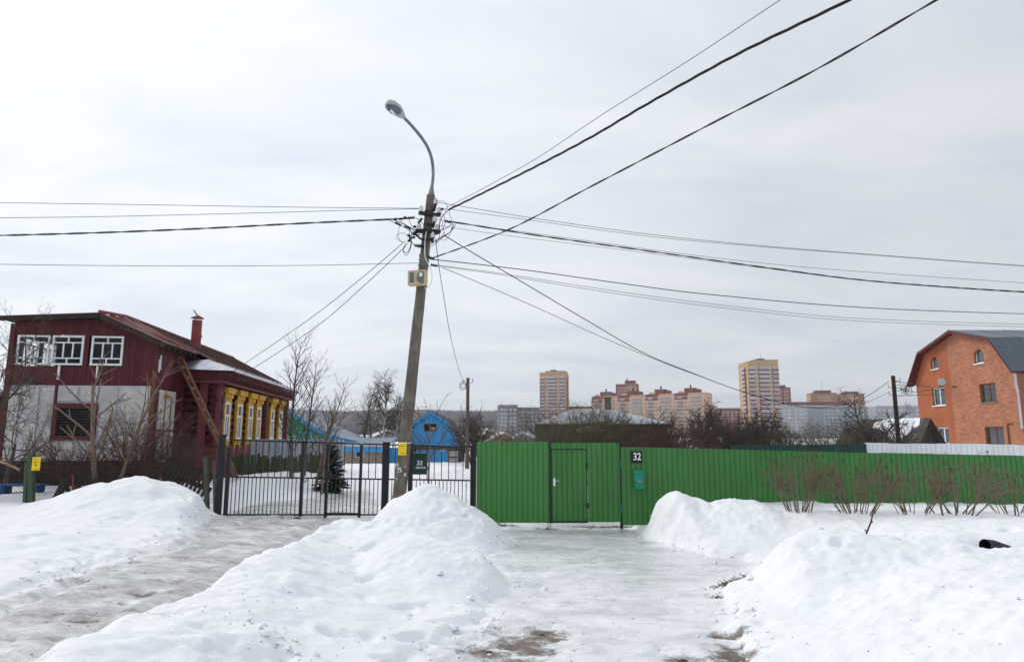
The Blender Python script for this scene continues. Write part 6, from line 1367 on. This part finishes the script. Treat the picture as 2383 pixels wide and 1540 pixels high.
def make_tree(name, label, cat, x, Y, ytop, kind, rad, mats, seed, stems=1, spread=0., zbase=None, lean=(0,0), rmul=1., group=None, heads=None, hscale=1., wide=1.):
    b = at(x, 1100, Y); zb = (ground_z(b.x, Y) if Y < 70 else float(base_g(np.array(b.x), np.array(Y)))) if zbase is None else zbase
    H = (at(x, ytop, Y).z-zb)*hscale; t = thing(name, label, cat, (b.x, Y, zb-.08), group=group); T = Tree(seed); r = T.r
    fac = {'walnut':.92,'shoots':.93,'apple':.34,'birch':.86,'shrub':.78,'bush':.72}[kind]
    ends = []
    for k in range(stems):
        ph = 2*math.pi*k/max(stems,1)+r.uniform(-.4,.4); tl = spread*r.uniform(.35,1) if stems > 1 else 0
        d = Vector((math.cos(ph)*tl+lean[0], math.sin(ph)*tl+lean[1], 1)).normalized(); p = Vector((math.cos(ph), math.sin(ph), 0))*((.22*math.sqrt(r.random()) if kind == 'shrub' else .04*spread*r.random()*H) if stems > 1 else 0)
        T.grow(p, d, H*fac*r.uniform(.8,1.02) if stems > 1 else H*fac, rad*(r.uniform(.6,1) if stems > 1 else 1), 0, SPEC[kind]); ends.append(len(T.a))
    pts = [q[1] for q in T.a+T.b]; mx_ = sorted(v.z for v in pts)[int(len(pts)*.997)]; k = H/max(mx_, .1)
    K = Vector((k*wide, k*wide, k)); T.a = [(q[0]*K, q[1]*K, q[2], q[3]) for q in T.a]; T.b = [(q[0]*K, q[1]*K, q[2], q[3]) for q in T.b]
    if kind == 'shrub':
        for i, j in zip([0]+ends[:-1], ends): link('stem', segs_mesh('stem', *arr(T.a[i:j]), 5, M[mats[0]]), t)
    elif T.a: link('trunk' if stems == 1 else 'stems', segs_mesh('trunk', *arr(T.a), 6, M[mats[0]]), t)
    if T.b:
        p0, p1, r0, r1 = arr(T.b); link('crown', segs_mesh('crown', p0, p1, np.array(r0)*rmul, np.array(r1)*rmul, 3, M[mats[1]]), t)
        if heads:
            tips = [q for q in T.b if q[2] < .006]; r.shuffle(tips); P0 = []; P1 = []; ra = []; rb = []
            for q in tips[:heads]:
                e = q[1]
                for j in range(5):
                    o = Vector((r.gauss(0,.012), r.gauss(0,.012), r.uniform(-.01,.05))); P0.append(tuple(e+o)); P1.append(tuple(e+o+Vector((r.gauss(0,.006), r.gauss(0,.006), .022)))); ra.append(.008); rb.append(.003)
            link('seed_heads', segs_mesh('seed_heads', P0, P1, ra, rb, 4, M['twig_dark']), t)['kind'] = 'stuff'
    return t
# left garden
make_tree('young_walnut_tree', 'pale young tree with thick upright shoots before the boarded veranda', 'tree', 226, 16.5, 800, 'walnut', .075, ('bark_tan','bark_tan'), 11)
make_tree('young_walnut_tree', 'slim pale young tree leaning right before the white door', 'tree', 268, 16.6, 822, 'walnut', .055, ('bark_tan','bark_tan'), 15, lean=(.20,0))
make_tree('old_apple_tree', 'old dark apple tree reaching in from the left edge over the roof', 'tree', -70, 17.0, 655, 'apple', .11, ('bark_grey','twig_brown'), 8, lean=(.08,0), hscale=.95, rmul=.75, wide=.8)
make_tree('old_apple_tree', 'tangled dark tree before the left end of the maroon house', 'tree', 18, 17.4, 890, 'apple', .06, ('bark_grey','twig_brown'), 33, lean=(.06,0), hscale=1.0, rmul=.7, wide=.6)
make_tree('red_twig_bush', 'dense reddish bush under the veranda window', 'bush', 175, 16.9, 985, 'bush', .022, ('twig_red','twig_red'), 5, 14, .9)
make_tree('red_twig_bush', 'tall reddish bush before the corner post of the veranda', 'bush', 318, 17.2, 915, 'bush', .022, ('twig_red','twig_red'), 6, 16, .75)
make_tree('red_twig_bush', 'reddish bush between the white door and the ladder', 'bush', 398, 17.4, 985, 'bush', .020, ('twig_red','twig_brown'), 7, 15, .85)
make_tree('dark_bush', 'low dark bush by the stump behind the wire fence', 'bush', 235, 16.4, 1070, 'bush', .016, ('twig_red','twig_dark'), 9, 10, 1.3)
# yard behind the iron gate
make_tree('young_tree', 'tall slim bare tree rising at the far corner of the maroon house', 'tree', 678, 21.5, 742, 'shoots', .065, ('bark_grey','twig_dark'), 21)
make_tree('young_tree', 'second slim bare tree just right of the tallest one', 'tree', 708, 22.5, 795, 'shoots', .055, ('bark_grey','twig_brown'), 22)
make_tree('young_tree', 'slim forked bare tree behind the gate above the spruce', 'tree', 733, 20.5, 860, 'shoots', .05, ('bark_tan','twig_brown'), 23, lean=(.10,0))
make_tree('young_tree', 'thin bare tree leaning right beside the spruce', 'tree', 750, 20, 905, 'shoots', .04, ('bark_tan','twig_brown'), 24, lean=(.05,0))
make_tree('bare_poplar', 'slender dark bare tree left of the birch', 'tree', 838, 46, 872, 'shoots', .12, ('bark_grey','twig_brown'), 25, rmul=.6)
make_tree('bare_poplar', 'bushy dark bare tree in front of the birch trunk', 'tree', 862, 44, 890, 'shoots', .10, ('bark_grey','twig_brown'), 26, rmul=.6, lean=(-.06,0))
make_tree('birch_tree', 'white-trunked birch with drooping twigs left of the lamp pole', 'birch', 893, 62, 856, 'birch', .22, ('birch','twig_dark'), 27, rmul=.9)
make_tree('birch_tree', 'smaller leaning birch close to the lamp pole', 'birch', 908, 60, 905, 'birch', .15, ('birch','twig_dark'), 28, rmul=.9, lean=(.14,0))
make_tree('sapling', 'single straight sapling stem in front of the blue garage', 'sapling', 998, 19.5, 908, 'walnut', .035, ('bark_tan','twig_red'), 29, hscale=1.0)
make_tree('round_bush_tree', 'rounded bare bush tree right of the blue garage', 'tree', 1100, 40, 938, 'bush', .05, ('twig_brown','twig_dark'), 30, 12, .55, rmul=1.6)
def spruce(label, x, Y, ytop, seed):
    b = at(x, 1100, Y); zb = ground_z(b.x, Y); H = at(x, ytop, Y).z-zb; t = thing('spruce_tree', label, 'spruce', (b.x, Y, zb-.05)); r = random.Random(seed)
    MB().tube([(0,0,0),(0,0,H*.97)], [.05,.01], 7).build('trunk', M['bark_dark'], t, True); P0 = []; P1 = []; A = []; B = []
    z = .05
    while z < H*.97:
        f = z/H; L = (1-f)**.8*H*.42+.06
        for k in range(12):
            ph = r.uniform(0, 6.283); l = L*r.uniform(.7, 1.1); d = Vector((math.cos(ph), math.sin(ph), -.10+f*.7)).normalized(); n = max(int(l/.035), 3); p = Vector((0,0,z+r.uniform(-.05,.05))); d = (d+Vector((0,0,r.uniform(-.22,.16)))).normalized()
            for i in range(n):
                q = p+d*(l/n)+Vector((0,0,-.006 if f < .6 else .004)); s = l*.26*(1-i/n)+.05
                for sg in (-1, 1):
                    sd2 = Vector((-d.y, d.x, 0))*sg*.8+d*.75+Vector((0,0,r.uniform(-.35,.2))); P0.append(tuple(q)); P1.append(tuple(q+sd2.normalized()*s*r.uniform(.7,1.2))); A.append(.024); B.append(.006)
                P0.append(tuple(p)); P1.append(tuple(q)); A.append(.012); B.append(.010); p = q
        z += .085
    link('crown', segs_mesh('needles', P0, P1, A, B, 3, M['spruce']), t)
spruce('small dark green spruce in the snow behind the iron gate', 770, 20.8, 1035, 3)
# orchard behind the green fence
OR = 'bare apple trees of the orchard behind the green fence'
for x, Y, yt, sd_, rad, lab in ((1560,27,948,41,.10,'bare apple tree over the number plate, in front of the cottage roof end'),(1640,29,925,42,.13,'large gnarled apple tree before the right end of the peach block'),(1712,28,932,43,.12,'spreading apple tree at the foot of the nearer tower'),(1500,28,950,44,.09,'low apple tree before the cottage wall, left of number 32'),
                            (1770,31,960,45,.09,'small apple tree right under the nearer tower'),(1845,27,948,46,.10,'forked apple tree before the grey panel block'),(1600,33,940,47,.10,'apple tree in the second row behind the gnarled one'),(1672,25,938,91,.10,'apple tree between the gnarled and the spreading one'),(1530,31,945,92,.09,'thin apple tree behind the cottage corner'),(1742,26,945,93,.09,'apple tree just left of the nearer tower base'),(1455,30,948,94,.09,'apple tree under the cottage chimney')):
    make_tree('apple_tree', lab, 'tree', x, Y, yt, 'apple', rad, ('bark_dark','twig_dark'), sd_, group=OR, rmul=1.25, hscale=1.0)
make_tree('apple_tree', 'leaning apple tree with shrivelled fruit beside the wooden pole', 'tree', 2008, 27.5, 905, 'apple', .13, ('bark_dark','twig_dark'), 48, group=OR, lean=(.22,0), heads=160, rmul=1.2, hscale=1.05)
for x, Y, yt, sd_, lab, m in ((1285,24,925,51,'tall olive-brown bush at the left end of the cottage','twig_olive'),(1325,24.5,932,52,'olive-brown bush before the cottage wall, second from its left end','twig_olive'),(1365,25,930,53,'olive-brown bush over the snowy porch hood','twig_olive'),(1420,25,950,54,'brown bush below the cottage chimney','twig_brown'),(1470,26,955,55,'low brown bush before the cottage, near the gate post','twig_brown'),
                              (1530,24,966,56,'low brown thicket behind number 32','twig_red'),(1590,24,962,57,'brown thicket behind the fence below the gnarled tree','twig_red'),(1660,25,955,58,'brown thicket behind the fence below the spreading tree','twig_brown'),(1735,26,955,59,'brown thicket below the nearer tower','twig_brown'),(1800,30,965,60,'brown bush left of the forked tree','twig_brown'),
                              (1905,29,975,61,'brown bush at the foot of the grey panel blocks','twig_olive'),(1945,30,965,62,'olive bush between forked tree and leaning tree','twig_olive'),(1985,31,960,63,'brown bush behind the leaning apple tree','twig_brown'),(2052,33,955,64,'dark bush behind the wooden shed','twig_dark'),(2118,37,960,65,'dark bush between the shed and brick house','twig_dark'),
                              (1135,45,985,66,'low brown bush beside the wooden pole on the snowfield','twig_brown'),(1180,42,985,67,'low brown bush left of the cottage','twig_brown'),(1225,34,960,68,'brown bush at the left corner of the cottage','twig_olive'),(1345,27,922,69,'tall thin bush rising over the middle of the cottage roof','twig_olive'),(1400,27,930,70,'tall thin bush left of the cottage chimney','twig_brown')):
    make_tree('bare_bush', lab, 'bush', x, Y, yt, 'bush', .022, (m, m), sd_, 12, .6, group='bare bushes behind the green fence', rmul=1.2, wide=1.25)
# shrubs in front of the green fence
for x, Y, yt, sd_, st, sp_, wd, lab in ((1852,13.5,1062,71,22,.55,1.25,'leftmost of the bare shrubs before the green fence'),(1985,13.3,1068,72,26,.6,1.3,'second bare shrub from the left before the green fence'),(2112,13.3,1085,73,14,.8,1.2,'third bare shrub, the thin one in the middle of the row'),(2214,13.2,1066,74,12,.7,1.45,'fourth bare shrub with a thick forked stem before the fence'),(2352,13.2,1078,75,17,.75,1.3,'rightmost bare shrub before the green fence at the frame edge')):
    make_tree('fence_shrub', lab, 'shrub', x, Y, yt, 'shrub', .013 if sd_ != 74 else .020, ('twig_light','twig_light'), sd_, st, sp_, group='bare shrubs in front of the green fence', heads=50, wide=wd*.9, rmul=1.05, hscale=1.22)
# ------------------------------------------------------------------ small things in the snow
def stick(label, pts, Y, r, nm='twig_stick'):
    P = [at(x, y, Y) for x, y in pts]; o = MB().tube([p-P[0] for p in P], [r*(1-.5*i/len(P)) for i in range(len(P))], 6)
    for i in range(1, len(P)-1): o.tube([P[i]-P[0], P[i]-P[0]+Vector((.03*(1 if i % 2 else -1), 0, .02))], r*.7, 5)
    o = o.build(nm, M['twig_red'], None, True); o.location = P[0]; tag(o, label, 'stick')
stick('long brown stick standing askew in the right snow bank', [(2004,1276),(2010,1256),(2018,1236),(2026,1216),(2030,1200),(2034,1185)], 9.4, .014)
stick('short thin twig standing in the near right snow', [(2267,1370),(2268,1350),(2269,1335),(2269,1322)], 8.2, .006)
def pipe():
    p = at(2312, 1272, 9.9); o = MB(); o.tube([(-.16,-.06,.05),(0,0,.03),(.3,.16,-.06)], .085, 16, cap=False); o.tube([(-.16,-.06,.05),(0,0,.03),(.3,.16,-.06)], .074, 16, cap=False); o = o.build('black_pipe', M['black_rubber'], None, True); o.location = (p.x, p.y, p.z-.02); tag(o, 'end of a black plastic pipe in the snow trench at right', 'pipe')
pipe()
def grass_tufts():
    r = random.Random(8); P0 = []; P1 = []; A = []; B = []
    for px, py, n, w in ((1415,1226,420,.42),(1165,1224,160,.16),(1275,1232,60,.12),(1696,1372,160,.14),(1668,1390,40,.05)):
        a, b = gp(px, py)
        for k in range(n):
            x, y = a+r.gauss(0,w), b+r.gauss(0,w*.28); z = ground_z(x, y)+.004; an = r.uniform(0,6.28); P0.append((x,y,z)); P1.append((x+math.cos(an)*r.uniform(.03,.1), y+math.sin(an)*.04, z+r.uniform(.004,.05))); A.append(.004); B.append(.0015)
    o = link('dead_grass', segs_mesh('dead_grass', P0, P1, A, B, 3, M['dead_grass'])); tag(o, 'flattened dead grass showing under the gate and bank edges', 'grass', kind='stuff')
grass_tufts()
CL = [(690,1207,.10,'largest dark soil clod on the ice at the meeting gate leaves'),(655,1206,.06,'small dark soil clod left of the meeting gate leaves'),(1135,1500,.05,'dark soil clod at the left end of the thawed driveway patch'),(1262,1464,.05,'dark soil clod at the upper right of the thawed driveway patch'),(1712,1514,.06,'dark soil clod in the lower right thawed patch'),(1590,1520,.06,'dark soil clod in the small thawed patch at the bottom')]
for i, (px, py, s, lab) in enumerate(CL):
    a, b = gp(px, py, .26 if px < 900 else .02); r = random.Random(i); mb = MB(); vs = []
    for j in range(8):
        u = 2*math.pi*j/8; k = s*r.uniform(.7,1.2); vs.append((math.cos(u)*k, math.sin(u)*k*.6, 0))
    vs += [(x*.5, y*.5, s*.28*r.uniform(.7,1.1)) for x, y, z in vs[:8]]; mb.add(vs, [(j,(j+1) % 8,8+(j+1) % 8,8+j) for j in range(8)]+[tuple(range(8,16))])
    o = mb.build('soil_clod', M['mud'], None, True); o.location = (a, b, ground_z(a, b)-.006); tag(o, lab, 'soil', 'soil clods on the ice')

# ------------------------------------------------------------------ the thin winter haze that pales the far blocks and the wooded hill
def haze():
    o = MB().box(-6600, 6600, -75, 9600, -6, 92).build('haze', None); o.data.materials.clear()
    m = bpy.data.materials.new('haze'); m.use_nodes = True; N = m.node_tree.nodes; L = m.node_tree.links
    for n in list(N):
        if n.type != 'OUTPUT_MATERIAL': N.remove(n)
    v = N.new('ShaderNodeVolumePrincipled'); v.inputs['Color'].default_value = (.86, .9, .96, 1); v.inputs['Density'].default_value = .00026; v.inputs['Anisotropy'].default_value = .2
    L.new(v.outputs[0], [n for n in N if n.type == 'OUTPUT_MATERIAL'][0].inputs['Volume']); o.data.materials.append(m)
    tag(o, 'thin pale winter haze over the whole place', 'haze', kind='stuff')
haze()
